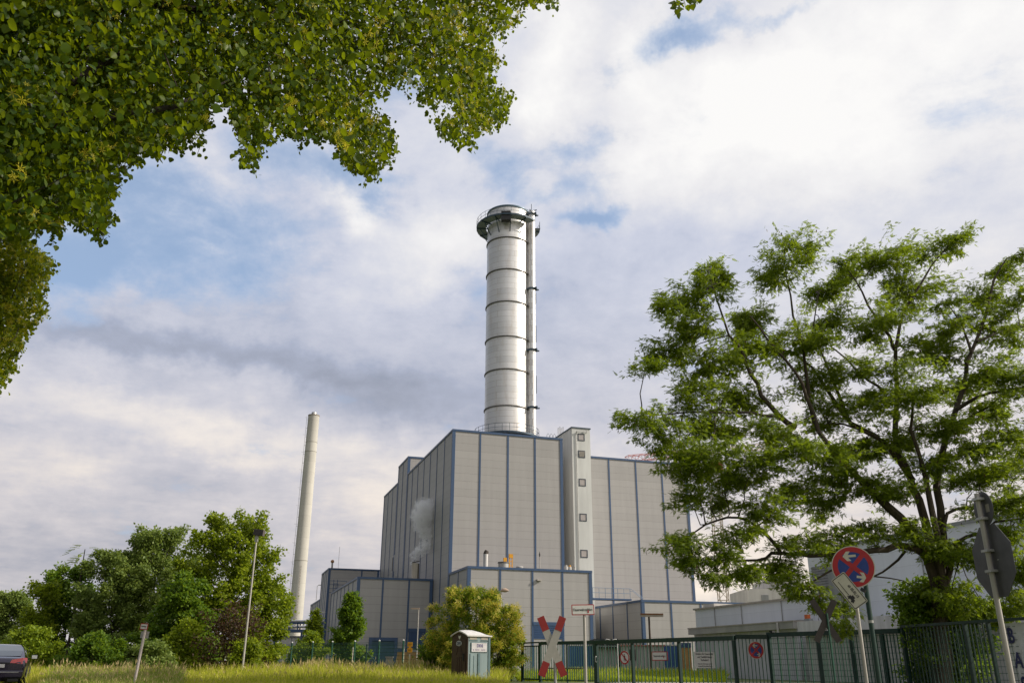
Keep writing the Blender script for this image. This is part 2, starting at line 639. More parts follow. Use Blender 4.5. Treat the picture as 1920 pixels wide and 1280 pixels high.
def rrect(w, h, r, n=4, cx=0.0, cz=0.0):
    pts = []
    for (sx, sz, a) in ((1, 1, 0), (-1, 1, 90), (-1, -1, 180), (1, -1, 270)):
        for k in range(n + 1):
            t = math.radians(a + 90 * k / n)
            pts.append((cx + sx * (w / 2 - r) + r * math.cos(t), cz + sz * (h / 2 - r) + r * math.sin(t)))
    return pts


def disc(r, n=40, cx=0.0, cz=0.0, rz=None):
    rz = rz or r
    return [(cx + r * math.cos(2 * math.pi * k / n), cz + rz * math.sin(2 * math.pi * k / n)) for k in range(n)]


def thing(name, label, cat, loc=(0, 0, 0), rz=0.0, group=None, rot=None):
    o = bpy.data.objects.new(name, None)
    o.empty_display_size = 0.3
    COL.objects.link(o)
    o.location = loc
    o.rotation_euler = rot if rot is not None else (0, 0, rz)
    return tag(o, label, cat, group)


def tag(o, label, cat, group=None, kind=None):
    o['label'] = label
    o['category'] = cat
    if group:
        o['group'] = group
    if kind:
        o['kind'] = kind
    return o


def text(s, size, parent, loc, m=BLACKP, rot=(math.pi / 2, 0, 0), align='CENTER', sx=1.0, bold=0.0, name='lettering'):
    cu = bpy.data.curves.new(name, 'FONT')
    cu.body = s
    cu.size = size
    cu.align_x = align
    cu.align_y = 'CENTER'
    cu.offset = bold
    cu.extrude = 0.0015
    cu.materials.append(m)
    tmp = bpy.data.objects.new(name, cu)
    COL.objects.link(tmp)
    dg = bpy.context.evaluated_depsgraph_get()
    me = bpy.data.meshes.new_from_object(tmp.evaluated_get(dg))
    bpy.data.objects.remove(tmp)
    bpy.data.curves.remove(cu)
    me.name = name
    o = bpy.data.objects.new(name, me)
    COL.objects.link(o)
    o.parent = parent
    o.location = loc
    o.rotation_euler = rot
    o.scale = (sx, 1, 1)
    return o


def structure(o):
    o['kind'] = 'structure'
    return o
# ------------------------------------------------------------------ the ground and the road
def ground_mat():
    m, gg, out = new_mat('meadow_soil')
    p = gg.n('ShaderNodeBsdfPrincipled')
    tc = gg.n('ShaderNodeTexCoord').outputs['Object']
    a = gg.noise(tc, 0.25, 6, 0.6)
    b = gg.noise(tc, 4.0, 6, 0.7)
    c = gg.mix(gg.rng(a, 0.35, 0.65), (0.075, 0.115, 0.022), (0.13, 0.14, 0.04))
    c = gg.mix(gg.rng(b, 0.45, 0.75), c, (0.05, 0.06, 0.02))
    gg.l(c, p.inputs['Base Color'])
    p.inputs['Roughness'].default_value = 1.0
    gg.l(p.outputs[0], out.inputs[0])
    return m


mb = MB()
N = 24
for i in range(N + 1):
    for j in range(N + 1):
        mb.v.append((-1200 + 2400 * i / N, -600 + 2400 * j / N, 0.0))
for i in range(N):
    for j in range(N):
        a = i * (N + 1) + j
        mb.f.append((a, a + N + 1, a + N + 2, a + 1))
        mb.m.append(0)
structure(mb.build('ground', ground_mat()))

ASPH = mat('asphalt', (0.055, 0.055, 0.057), 0.9, var=0.15, scale=2.0, bump=0.3, bscale=120)
KERB = mat('kerb_stone', (0.30, 0.29, 0.28), 0.9, var=0.15, scale=4)
HEAD = math.radians(26)     # the road runs off to the left
rd = np.array([-math.sin(HEAD), math.cos(HEAD)])
rn = np.array([math.cos(HEAD), math.sin(HEAD)])


def on_road(t, o):
    p = np.array([-18.7, 31.0]) + rd * t + rn * o
    return p


def strip(name, o0, o1, z0, z1, m):
    b = MB()
    vs = []
    for t in (-70, 160):
        for o in (o0, o1):
            q = on_road(t, o)
            vs += [(q[0], q[1], z0), (q[0], q[1], z1)]
    b.add(vs, [(1, 3, 7, 5), (0, 1, 5, 4), (2, 6, 7, 3), (0, 2, 3, 1), (4, 5, 7, 6)])
    return structure(b.build(name, m))


strip('road', -5.6, 1.15, -0.2, 0.004, ASPH)
strip('kerb', 1.15, 1.30, -0.2, 0.12, KERB)
# paved yard entrance under the sliding gate
b = MB()
b.add([(1.2, 44.0, .006), (7.5, 30.0, .006), (22.0, 30.0, .006), (24.0, 47.0, .006), (16.0, 50.0, .006), (7.2, 50.2, .006)], [(0, 1, 2, 3, 4, 5)])
structure(b.build('paving', mat('pale_paving', (0.27, 0.25, 0.22), 0.9, var=0.15, scale=1.5)))


# ------------------------------------------------------------------ the power station
def hall(name, label, u0, u1, s0, s1, zt, fs=(), ls=(), rs=(), clad=None, post=0.33, edge=0.27, strip_w=0.23):
    """one block in sheet cladding with blue corner posts, blue vertical strips and a blue roof edge"""
    root = thing(name, label, 'building', W(u0, s0, 0), YAW)
    w, d = u1 - u0, s1 - s0
    MB().box(0, w, 0, d, -0.3, zt - 0.12).build('wall', clad or CLAD, root)
    MB().box(0.12, w - 0.12, 0.12, d - 0.12, zt - 0.3, zt - 0.06).build('roof', ROOFM, root)
    e = MB()
    q = 0.10
    e.box(-q, w + q, -q, 0.15, zt - edge, zt).box(-q, w + q, d - 0.15, d + q, zt - edge, zt)
    e.box(-q, 0.15, 0.15, d - 0.15, zt - edge, zt).box(w - 0.15, w + q, 0.15, d - 0.15, zt - edge, zt)
    e.build('roof_edge', BLUE_P, root)
    pm = None
    k = 0.07
    for (cx, cy) in ((0, 0), (w, 0), (0, d), (w, d)):
        sx = 1 if cx == 0 else -1
        sy = 1 if cy == 0 else -1
        x = sorted((cx - sx * k, cx + sx * post))
        y = sorted((cy - sy * k, cy + sy * post))
        MB().box(x[0], x[1], y[0], y[1], -0.2, zt - edge - 0.003).build('corner_post', BLUE_P, root)

    def vstrip(x0, x1, y0, y1, zb=-0.2):
        return MB().box(x0, x1, y0, y1, zb, zt - edge - 0.003).build('cladding_strip', BLUE_P, root)
    h = strip_w / 2
    for u in fs:
        zb = -0.2
        if isinstance(u, tuple):
            u, zb = u
        vstrip(u - u0 - h, u - u0 + h, -0.055, 0.06, zb)
    for s in ls:
        zb = -0.2
        if isinstance(s, tuple):
            s, zb = s
        vstrip(-0.055, 0.06, s - s0 - h, s - s0 + h, zb)
    for s in rs:
        vstrip(w - 0.06, w + 0.055, s - s0 - h, s - s0 + h)
    root['u0'] = u0
    root['s0'] = s0
    return root


def louvre(root, axis, a0, a1, z0, z1, m, name, plane=0.0, step=0.22, depth=0.05):
    """horizontal slats in a frame on a wall: axis 'f' front wall (a = x), 'l' left wall (a = y)"""
    b = MB()
    n = max(2, int((z1 - z0) / step))
    for i in range(n):
        za = z0 + (z1 - z0) * i / n
        zb = za + (z1 - z0) / n * 0.72
        if axis == 'f':
            b.box(a0, a1, plane - depth, plane + 0.02, za, zb)
        else:
            b.box(plane - depth, plane + 0.02, a0, a1, za, zb)
    if axis == 'f':
        b.box(a0, a1, plane - depth * .4, plane + .025, z0, z1)
    else:
        b.box(plane - depth * .4, plane + .025, a0, a1, z0, z1)
    return b.build(name, m, root)


def frame(root, axis, a0, a1, z0, z1, w, m, name, plane=0.0, pr=0.09):
    b = MB()

    def q(p0, p1, za, zb):
        if axis == 'f':
            b.box(p0, p1, plane - pr, plane + 0.03, za, zb)
        else:
            b.box(plane - pr, plane + 0.03, p0, p1, za, zb)
    q(a0, a1, z1 - w, z1)
    q(a0, a0 + w, z0, z1 - w)
    q(a1 - w, a1, z0, z1 - w)
    return b.build(name, m, root)


U0, S0 = 26.23, 106.08
main = hall('boiler_house', 'tallest grey panel-clad block, carrying the steel stack on its roof', U0, 41.57, S0, 135.7, 29.85,
            fs=(29.97, 33.83, 37.65), ls=(110.6, 114.9, 119.2, 123.4, 127.7, 131.9))
upper = hall('filter_house', 'narrow grey block rising a little above the tall block behind the steam', U0, 44.0, 136.0, 144.2, 32.78,
             fs=(), ls=(140.2,))
back = hall('rear_hall', 'farthest part of the dark long side, its roof stepping down at the left', U0, 44.0, 144.5, 157.6, 30.0,
            ls=(149.0, 153.4))
# dark louvred window on the shaded side
p0, p1 = on_u(733.5, 1071, U0), on_u(738, 1048, U0)
wn = MB().box(-0.04, 0.03, p1[1] - 136 - .9, p1[1] - 136 + .9, p0[2], p1[2] + .4).build('window', mat('dark_louvre', (0.05, 0.04, 0.035), .7), upper)
frame(wn, 'l', p1[1] - 136 - 1.1, p1[1] - 136 + 1.1, p0[2] - .2, p1[2] + .6, 0.22, WHITEW, 'frame', plane=0.0, pr=.06)

ax = hall('front_annex', 'low grey block with blue louvred door, roof vents on top, before the tallest block', 26.2, 41.45, 96.9, 105.9, 11.40,
          fs=(30.05, 34.0, 37.75), ls=(101.3,))
pa, pb = on_s(972, 1171, 96.9), on_s(1057.5, 1197.5, 96.9)
louvre(ax, 'f', 34.15 - 26.2, pb[0] - 26.2, pb[2], pa[2], BLUE_D, 'louvred_door', depth=.06)
MB().box(34.15 - 26.2 - .1, pb[0] - 26.2 + .1, -.10, .02, pa[2], pa[2] + .38).build('door_lintel', BLUE_P, ax)
pa, pb = on_u(843, 1118, 26.2), on_u(856, 1140, 26.2)
louvre(ax, 'l', 101.5 - 96.9, 8.4, pb[2] - 1.5, pa[2] - .1, BLUE_D, 'side_louvre', depth=.06)
q = on_s(1010, 1087, 96.9)
MB().box(q[0] - 26.2 - .28, q[0] - 26.2 + .28, -.35, .0, q[2] - .1, q[2] + .08).build('wall_lamp', GREYPOLE, ax)
louvre(ax, 'f', 38.1 - 26.2, 41.0 - 26.2, .2, 3.2, BLUE_D, 'roller_door', depth=.05, step=.12)

rb = hall('turbine_hall', 'wide grey block right of the stair tower, partly behind the robinia', 41.9, 66.4, 116.5, 150, 30.35,
          fs=(45.0, 49.0, 53.2, 57.68, 62.1), rs=(124, 132, 140))
lb = hall('right_annex', 'low grey block on the right with a shaded left side and a blue corner', 49.3, 78.0, 99.6, 116.2, 8.45,
          fs=(53.3, 57.5, 61.8, 66, 70, 74), ls=(103.9, 108.3, 112.5))
la = hall('left_annex', 'grey block at the left with a teal gate and roofline sloping away', 16.2, 26.05, 114.4, 142.8, 11.42,
          fs=((19.50, 3.7), 22.95), ls=(118.6, 122.7, 126.8, 130.9, 135, 139), clad=CLAD)
pa, pb = on_s(692, 1194, 114.4), on_s(743, 1246, 114.4)
x0, x1 = pa[0] - 16.2, pb[0] - 16.2
MB().box(x0 + .3, x1 - .3, -.04, .02, -.1, pa[2] - .4).build('gate', BLUE_G, la)
frame(la, 'f', x0, x1, -.1, pa[2], .4, BLUE_P, 'gate_frame', pr=.16)
pa, pb = on_s(765, 1178, 114.4), on_s(808, 1220, 114.4)
x2, x3 = 23.15 - 16.2, 9.4
louvre(la, 'f', x2, x3, 2.6, pa[2] - .35, BLUE_D, 'louvred_door', depth=.06, step=.3)
MB().box(x2 - .05, x3 + .05, -.11, .02, pa[2] - .35, pa[2] + .05).build('door_lintel', BLUE_P, la)
b = MB()
b.box(-.05, x0 - .02, -.065, .02, -.2, 2.35)
b.build('plinth', PLINTH, la)
MB().box(x1 + .02, x3 + .3, -.065, .02, -.2, 2.3).build('plinth', PLINTH, la)
MB().box(x1 + .05, x2 - .2, -.09, .02, 2.34, 2.75).build('plinth_cap', BLUE_P, la)
fb = hall('left_rear_block', 'grey block end-on with a red-edged blue roofline, left of the long dark wall', 17.15, 26.1, 157.9, 169.0, 16.75,
          fs=(23.0,), ls=(160.6, 163.4, 166.2))
fl = hall('left_rear_wing', 'lowest grey wing at the far left, next to the thin sapling', 17.15, 26.1, 169.3, 186.2, 12.15,
          ls=(172.7, 176.1, 179.5, 182.9))

# stair tower
tu0, tu1, ts0, ts1, tz = 44.5, 47.3, 109.6, 116.2, 32.65
st = thing('stair_tower', 'slim pale stair tower with five square windows, between two grey blocks', 'tower', W(tu0, ts0, 0), YAW)
MB().box(0, tu1 - tu0, 0, ts1 - ts0, -.3, tz - .15).build('wall', CONC, st)
MB().box(-.1, tu1 - tu0 + .1, -.1, ts1 - ts0, tz - .15, tz).build('roof', DARKST, st)
for (px, py, tilt) in ((1089.5, 819.5, 0), (1090, 851, 1), (1091.5, 904, 0), (1093.5, 969.5, 0), (1095.5, 1037.5, 0)):
    c = on_s(px, py, ts0)
    cx, cz = 1.42, c[2]
    hw = 0.52
    fr = MB()
    for (a, bb, cc, dd) in ((-hw, hw, hw - .11, hw), (-hw, hw, -hw, -hw + .11), (-hw, -hw + .11, -hw + .11, hw - .11), (hw - .11, hw, -hw + .11, hw - .11)):
        fr.box(cx + a, cx + bb, -.05, .06, cz + cc, cz + dd)
    wo = fr.build('window', mat('dark_blue_window_frame', (0.03, 0.045, 0.07), .5), st)
    if tilt:
        pane = MB().box(-hw + .13, hw - .13, -.03, .0, 0, 2 * hw - .26).build('pane', GLASS, wo, loc=(cx, -.02, cz - hw + .13), rot=(math.radians(14), 0, 0))
    else:
        MB().box(cx - hw + .11, cx + hw - .11, -.012, .02, cz - hw + .11, cz + hw - .11).build('pane', GLASS, wo)
b = MB()
b.tube((.62, -.09, 8), (.62, -.09, 31.6), .055).path([(.62, -.09, 31.6), (.62, -.3, 32.0)], .07)
b.build('downpipe', GALV, st, smooth=True)
b = MB()
zt5 = on_s(1089.5, 819.5, ts0)[2] + .72
b.bar((.78, -.2, zt5), (2.2, -.2, zt5), .07).bar((2.2, -.2, zt5), (2.2, -.2, zt5 + .45), .1).bar((2.2, -.2, zt5), (2.2, 0, zt5), .06).bar((.78, -.2, zt5), (.78, 0, zt5), .06)
b.build('window_rail', GALV, st)
b = MB()
for y in (4.6, 5.3):
    for dxx in (0.05, .55):
        b.path([(dxx, y, tz), (dxx, y, tz + 1.1), (dxx, y + .18, tz + 1.25), (dxx, y + .36, tz + 1.1), (dxx, y + .36, tz)], .03, 6)
b.build('roof_ladder_hoops', GALV, st)

# ------------------------------------------------------------------ the steel stack
SU, SS, SZ = 36.9, 116.3, 29.8
stack = thing('steel_stack', 'tall shiny steel stack with dark rings and a round platform near its top', 'chimney', W(SU, SS, SZ), YAW)
R = 3.34
ztop = 68.9 - SZ
MB().lathe([(R, 0), (R, ztop)], 72).lathe([(R - .06, ztop), (R - .06, ztop - 3)], 72).build('shell', STACKM, stack, smooth=True)
for z in (63.4, 57.9, 52.5, 46.8, 41.6, 36.0):
    zz = z - SZ
    MB().lathe([(R, zz - .10), (R + .15, zz - .08), (R + .15, zz + .06), (R + .02, zz + .10)], 72).build('ring', RINGM, stack, smooth=True)
MB().lathe([(R - .05, ztop - .02), (R + .14, ztop - .02), (R + .14, ztop + .2), (R - .05, ztop + .2), (R - .05, ztop - .02)], 72).build('rim', mat('blue_grey_rim', (0.10, 0.16, 0.21), .5, .3), stack, smooth=True)
# platform near the top: open where the side pipe passes
zp = 66.5 - SZ
PR = 5.10
a_pipe = math.radians(-38)
pl = MB()
segs = 26
a_start, a_end = a_pipe + math.radians(17), a_pipe + math.radians(360 - 14)
PLM = mat('platform_underside', (0.26, 0.30, 0.33), .6, .1, var=.15)
pl.lathe([(R + .25, zp), (PR, zp), (PR, zp + .12), (R + .25, zp + .12), (R + .25, zp)], segs, a0=a_start, a1=a_end)
plat = pl.build('platform', PLM, stack)
edge = MB().lathe([(PR, zp - .05), (PR + .05, zp - .05), (PR + .05, zp + .20), (PR, zp + .20), (PR, zp - .05)], segs, a0=a_start, a1=a_end)
edge.build('edge_beam', DARKST, plat)
rl = MB()
for k in range(segs + 1):
    t = a_start + (a_end - a_start) * k / segs
    c, s = math.cos(t), math.sin(t)
    rl.tube((PR * c, PR * s, zp + .1), (PR * c, PR * s, zp + 1.3), .028, 5)
for zz in (.7, 1.3):
    rl.path([(PR * math.cos(a_start + (a_end - a_start) * k / segs), PR * math.sin(a_start + (a_end - a_start) * k / segs), zp + zz) for k in range(segs + 1)], .028, 5)
rl.build('railing', DARKST, plat)
for k in range(11):
    br = MB()
    t = a_start + (a_end - a_start) * (k + .3) / 11
    c, s = math.cos(t), math.sin(t)
    br.bar(((R) * c, R * s, zp - .12), (PR * c, PR * s, zp - .12), .10, .18)
    br.bar((R * c, R * s, zp - 2.1), ((PR - .55) * c, (PR - .55) * s, zp - .2), .11)
    br.build('bracket', DARKST, plat)
bx = MB()
t = math.radians(-112)
c, s = math.cos(t), math.sin(t)
bxo = bx.box(-.75, .75, -.45, .45, -1.0, .55).build('equipment_box', BLACKP, plat, loc=((PR - .6) * c, (PR - .6) * s, zp + .1), rot=(0, 0, t + math.pi / 2))
# the slimmer pipe at its side
pr_, pd = 0.56, R + .62
pc, ps = math.cos(a_pipe), math.sin(a_pipe)
pcx, pcy = pd * pc, pd * ps
zpt = 68.9 - SZ
MB().lathe([(pr_, 0), (pr_, zpt)], 28, c=(pcx, pcy)).build('side_pipe', STACKM, stack, smooth=True)
for z in (55.3, 45.2, 36.2, 68.4):
    zz = z - SZ
    sp = MB()
    sp.lathe([(pr_, zz - .12), (pr_ + .16, zz - .12), (pr_ + .16, zz + .12), (pr_, zz + .12)], 20, c=(pcx, pcy))
    for sg in (-1, 1):
        o = sg * .5
        sp.bar(((R - .1) * pc - o * ps, (R - .1) * ps + o * pc, zz), ((pd + 1.0) * pc - o * ps, (pd + 1.0) * ps + o * pc, zz), .12, .18)
    sp.bar(((pd + .8) * pc + .5 * ps, (pd + .8) * ps - .5 * pc, zz), ((pd + .8) * pc - .5 * ps, (pd + .8) * ps + .5 * pc, zz), .12, .16)
    sp.build('pipe_bracket', DARKST, stack)
b = MB()
b.bar((R * .9 * pc, R * .9 * ps, ztop + .1), ((pd + .9) * pc, (pd + .9) * ps, zpt + .25), .12).bar((pcx - .8 * ps, pcy + .8 * pc, zpt + .1), (pcx + .8 * ps, pcy - .8 * pc, zpt + .1), .12)
b.tube((pcx, pcy, zpt), (pcx, pcy, zpt + 1.5), .05, 6)
b.build('lightning_rod', DARKST, stack)
for z0_, n_ in ((38.5, 3), (46.6, 3), (53, 2)):
    b = MB()
    for i in range(n_ * 3):
        zz = z0_ - SZ + i * .3
        b.bar((pcx + .62, pcy - .2, zz), (pcx + .62, pcy + .3, zz), .05)
    b.bar((pcx + .62, pcy + .3, z0_ - SZ), (pcx + .62, pcy + .3, z0_ - SZ + n_ * .9), .06).bar((pcx + .62, pcy - .2, z0_ - SZ), (pcx + .62, pcy - .2, z0_ - SZ + n_ * .9), .06)
    b.build('pipe_ladder', DARKST, stack)
# walkway round the foot
b = MB()
BR = 4.75
zb = 31.9 - SZ
b.lathe([(R, zb - .25), (BR, zb - .25), (BR, zb), (R, zb)], 48)
for k in range(28):
    t = 2 * math.pi * k / 28
    b.tube((BR * math.cos(t), BR * math.sin(t), zb), (BR * math.cos(t), BR * math.sin(t), zb + 1.1), .03, 5)
for zz in (.55, 1.1):
    b.path([(BR * math.cos(2 * math.pi * k / 48), BR * math.sin(2 * math.pi * k / 48), zb + zz) for k in range(49)], .03, 5)
for k in range(14):
    t = 2 * math.pi * k / 14
    b.bar(((BR - .4) * math.cos(t), (BR - .4) * math.sin(t), 0), ((BR - .4) * math.cos(t), (BR - .4) * math.sin(t), zb - .2), .15)
b.build('foot_walkway', DARKST, stack)
b = MB()
for k in range(3):
    b.path([(R + 2.2 + k * .5, -2.0, 0), (R + 2.2 + k * .5, -2.0, 2.6), (R + 2.4 + k * .5, -2.0, 2.9), (R + 2.6 + k * .5, -2.0, 2.6), (R + 2.6 + k * .5, -2.0, 0)], .03, 5)
b.build('roof_hoops', DARKST, stack)

# ------------------------------------------------------------------ the old concrete chimney
CD = 205.0
c0 = at(561.5, 1165, CD)
c1 = at(588.5, 780, CD)
chx = (c0[0] + c1[0]) / 2
chb = at(561.5, 1165, CD)
r0, r1 = 12.6 / 1594 * math.hypot(CD, 8), 10.2 / 1594 * math.hypot(CD, 58)
chz = c1[2]
ch = thing('concrete_chimney', 'slender cream concrete chimney standing alone left of the power station', 'chimney', (c1[0], CD, 0))
CH0 = r0 * 1.02
prof = []
NS = 40
for k in range(NS + 1):
    z = chz * k / NS
    prof.append((CH0 + (r1 - CH0) * k / NS, z))
MB().lathe(prof, 48).build('shaft', CHIM, ch, smooth=True)
MB().lathe([(r1 - .3, chz), (r1 + .06, chz - .05), (r1 + .06, chz + .22), (0.0, chz + .22)], 40).build('cap', mat('chimney_cap', (0.30, 0.26, 0.22), .8), ch)
MB().lathe([(.62, chz + .2), (.62, chz + .95), (.5, chz + .95), (.5, chz + .3)], 28).build('liner', STEELM, ch, smooth=True)
b = MB()
an = math.radians(196)
for k in range(26):
    z = 3 + k * (chz - 4) / 25
    rr = CH0 + (r1 - CH0) * z / chz
    x, y = math.cos(an), math.sin(an)
    b.bar((rr * x, rr * y, z), ((rr + .36) * x, (rr + .36) * y, z), .06)
    if k % 2:
        b.bar((rr * x, rr * y, z + .5), ((rr + .85) * x, (rr + .85) * y, z + .5), .035)
for off in (-.16, .16):
    p = []
    for k in range(2):
        z = 3 + k * (chz - 3.2)
        rr = CH0 + (r1 - CH0) * z / chz + .3
        p.append((rr * math.cos(an) - off * math.sin(an), rr * math.sin(an) + off * math.cos(an), z))
    b.tube(p[0], p[1], .03, 5)
b.build('safety_ladder', GALV, ch)
b = MB()
an = math.radians(-72)
for k in range(60):
    z = 2 + k * .34
    rr = CH0 + (r1 - CH0) * z / chz + .08
    b.bar((rr * math.cos(an) - .15, rr * math.sin(an), z), (rr * math.cos(an) + .15, rr * math.sin(an), z), .055)
b.build('step_irons', mat('rusty_steel', (0.16, 0.08, 0.045), .9), ch)
b = MB()
for z in (chz * .885, chz * .845, chz * .40):
    rr = CH0 + (r1 - CH0) * z / chz
    b.lathe([(rr - .02, z - .08), (rr + .05, z - .06), (rr + .05, z + .06), (rr - .02, z + .08)], 40)
b.build('band', mat('band_steel', (0.40, 0.38, 0.34), .7), ch)

# ------------------------------------------------------------------ things on the roofs
rc = 'small equipment standing on the annex roof'


def W3(q):
    return W(q[0], q[1], q[2])


zr = 11.40
q = on_s(910.5, 1058, 99.0)
o = thing('exhaust_pipe', 'slim steel exhaust pipe with a slanted open top on the annex roof', 'exhaust pipe', W(q[0], 99.0, zr - .1), YAW, rc)
MB().lathe([(.29, 0), (.29, 1.55), (.31, 1.55), (.31, 1.75), (.25, 1.75), (.25, 1.5)], 20).build('pipe', STEELM, o, smooth=True)
MB().path([(0, 0, 1.75), (.06, 0, 2.0), (.12, 0, 2.15)], [.3, .28, .24], 16).build('cowl', mat('sooty_steel', (0.09, 0.075, 0.065), .8, .3), o, smooth=True)
q = on_s(944, 1060, 99.5)
o = thing('roof_vent', 'wide round vent drum with a dark lid beside yellow fittings on annex roof', 'roof vent', W(q[0], 99.5, zr - .1), YAW, rc)
MB().lathe([(.62, 0), (.62, .85)], 28).build('drum', GALV, o, smooth=True)
MB().lathe([(.0, 1.0), (.68, .98), (.70, .84), (.0, .84)], 28).build('lid', mat('dark_vent_lid', (0.10, 0.095, 0.09), .7), o, smooth=True)
o = thing('roof_hoist', 'small yellow hoist frame next to the round vent drum', 'hoist frame', W(q[0] + .75, 99.5, zr - .1), YAW, rc)
b = MB()
b.bar((0, 0, 0), (0, 0, 1.75), .10).bar((.34, 0, 0), (.34, 0, 1.75), .10).bar((0, 0, .6), (.34, 0, .6), .07).bar((0, 0, 1.1), (.34, 0, 1.1), .07).box(-.08, .42, -.12, .12, 1.5, 1.95)
b.build('frame', YELLOW, o)
MB().box(-.75, -.35, -.1, .1, 1.0, 1.5).build('hook_block', YELLOW, o)
q = on_s(974, 1063, 98.6)
o = thing('roof_cowl', 'squat pale round cowl alone at the middle of the annex roof', 'roof cowl', W(q[0], 98.6, zr - .1), YAW, rc)
MB().lathe([(.40, 0), (.40, .34)], 24).build('collar', GALV, o, smooth=True)
MB().lathe([(.0, .5), (.42, .44), (.44, .34), (.0, .34)], 24).build('lid', WHITEW, o, smooth=True)
q = on_s(1012, 1064, 100.5)
o = thing('lightning_mast', 'thin pale mast with a dark tip on the annex roof', 'mast', W(q[0], 100.5, zr - .1), YAW, rc)
MB().tube((0, 0, 0), (0, 0, 1.9), .055, 8).build('pole', GREYPOLE, o, smooth=True)
MB().path([(0, 0, 1.9), (0, 0, 2.2), (0, 0, 2.55)], [.05, .1, .01], 8).build('tip', BLACKP, o, smooth=True)
for px, rr, hh, lab in ((1061, .26, .82, 'white cylinder vent nearest the tall block at the annex roof end'), (1068.5, .20, .80, 'slimmer white vent with yellow top, middle of three on the annex roof end'), (1077.5, .13, .62, 'smallest white vent with dark cap at the foot of the stair tower')):
    q = on_s(px, 1068, 100.0)
    o = thing('pipe_vent', lab, 'pipe vent', W(q[0], 100.0, zr - .1), YAW, rc)
    MB().lathe([(rr, 0), (rr, hh), (0, hh + .05)], 18).build('pipe', WHITEW, o, smooth=True)
    MB().lathe([(rr * .7, hh), (rr * .7, hh + .18), (0, hh + .2)], 14).build('cap', YELLOW if rr == .20 else GALV, o, smooth=True)
# vent on the far left roof
q = on_s(622.5, 1064, 159.5)
o = thing('flare_vent', 'orange-topped vent on the roof of the red-edged block', 'roof vent', W(q[0], 159.5, 16.6), YAW)
MB().tube((0, 0, 0), (0, 0, 1.3), .16, 10).build('pipe', GALV, o, smooth=True)
MB().lathe([(.2, 1.2), (.34, 1.4), (.26, 1.65), (.0, 1.8)], 14).build('cowl', mat('tan_cowl', (0.42, 0.22, 0.10), .6), o, smooth=True)
q = on_s(634, 1064, 160.5)
o = thing('antenna', 'hair-thin antenna on the roof of the red-edged block', 'antenna', W(q[0], 160.5, 16.6), YAW)
MB().tube((0, 0, 0), (0, 0, 4.2), .03, 5).build('rod', GREYPOLE, o)
q = on_s(598, 1122, 172)
o = thing('roof_hoop', 'thin metal hoop rising from the far left lowest roof', 'roof hoop', W(q[0], 172, 12.1), YAW)
MB().path([(-.5, 0, 0), (-.5, 0, 2.6), (-.2, 0, 2.9), (.45, 0, 2.6), (.45, 0, 0)], .05, 6).build('tube', GALV, o, smooth=True)
MB().box(-.25, .4, -.1, .1, 2.75, 2.9).build('lamp', GREYSH, o)

# steaming stub on the left annex roof
q = on_s(777, 1083, 117.0)
o = thing('steam_vent', 'short square pale vent stack with white steam on the left annex roof', 'steam vent', W(q[0], 117.0, 11.3), YAW)
MB().box(-.42, .30, -.4, .4, 0, 2.35).build('duct', mat('pale_duct_sheet', (0.55, 0.50, 0.42), .6, .2, streak=True), o)
MB().box(.305, .52, -.4, .4, 0, 2.3).build('dark_side', mat('dark_duct', (0.09, 0.08, 0.07), .8), o)  # darker slab along one side of the duct
b = MB()
b.add([(-.46, -.44, 2.36), (.56, -.44, 2.62), (.56, .44, 2.62), (-.46, .44, 2.36), (-.46, -.44, 2.44), (.56, -.44, 2.70), (.56, .44, 2.70), (-.46, .44, 2.44)], [(0, 3, 2, 1), (4, 5, 6, 7), (0, 1, 5, 4), (1, 2, 6, 5), (2, 3, 7, 6), (3, 0, 4, 7)])
b.build('lid', mat('sooty_steel', (0.09, 0.075, 0.065), .8, .3), o)

# blue service platform between annex and right block
o = thing('service_platform', 'pale blue railing platform on the shaded roof edge by the stair tower', 'platform', W(42.3, 103.0, 0), YAW)
zpf = 8.75
b = MB()
b.box(0, 7.2, -.15, 1.0, zpf - .2, zpf).build('deck', BLUE_P, o)
b = MB()
BLUE_L = mat('pale_blue_rail_paint', (0.13, 0.22, 0.36), .5)
for k in range(9):
    x = .15 + k * .86
    b.tube((x, -.1, zpf), (x, -.1, zpf + 1.25), .028, 6)
for zz in (.65, 1.25):
    b.tube((.15, -.1, zpf + zz), (7.1, -.1, zpf + zz), .028, 6)
b.path([(7.1, -.1, zpf + 1.25), (7.4, -.1, zpf + 1.1), (9.0, -.1, zpf + .05)], .028, 6)
b.path([(7.3, .5, zpf + 1.0), (7.7, .5, zpf + 1.0), (9.0, .5, zpf + .1)], .028, 6)
b.build('railing', BLUE_L, o)
b = MB()
for x in (.4,):
    b.bar((x, .3, 0), (x, .3, zpf - .2), .22)
b.build('leg', BLUE_P, o)
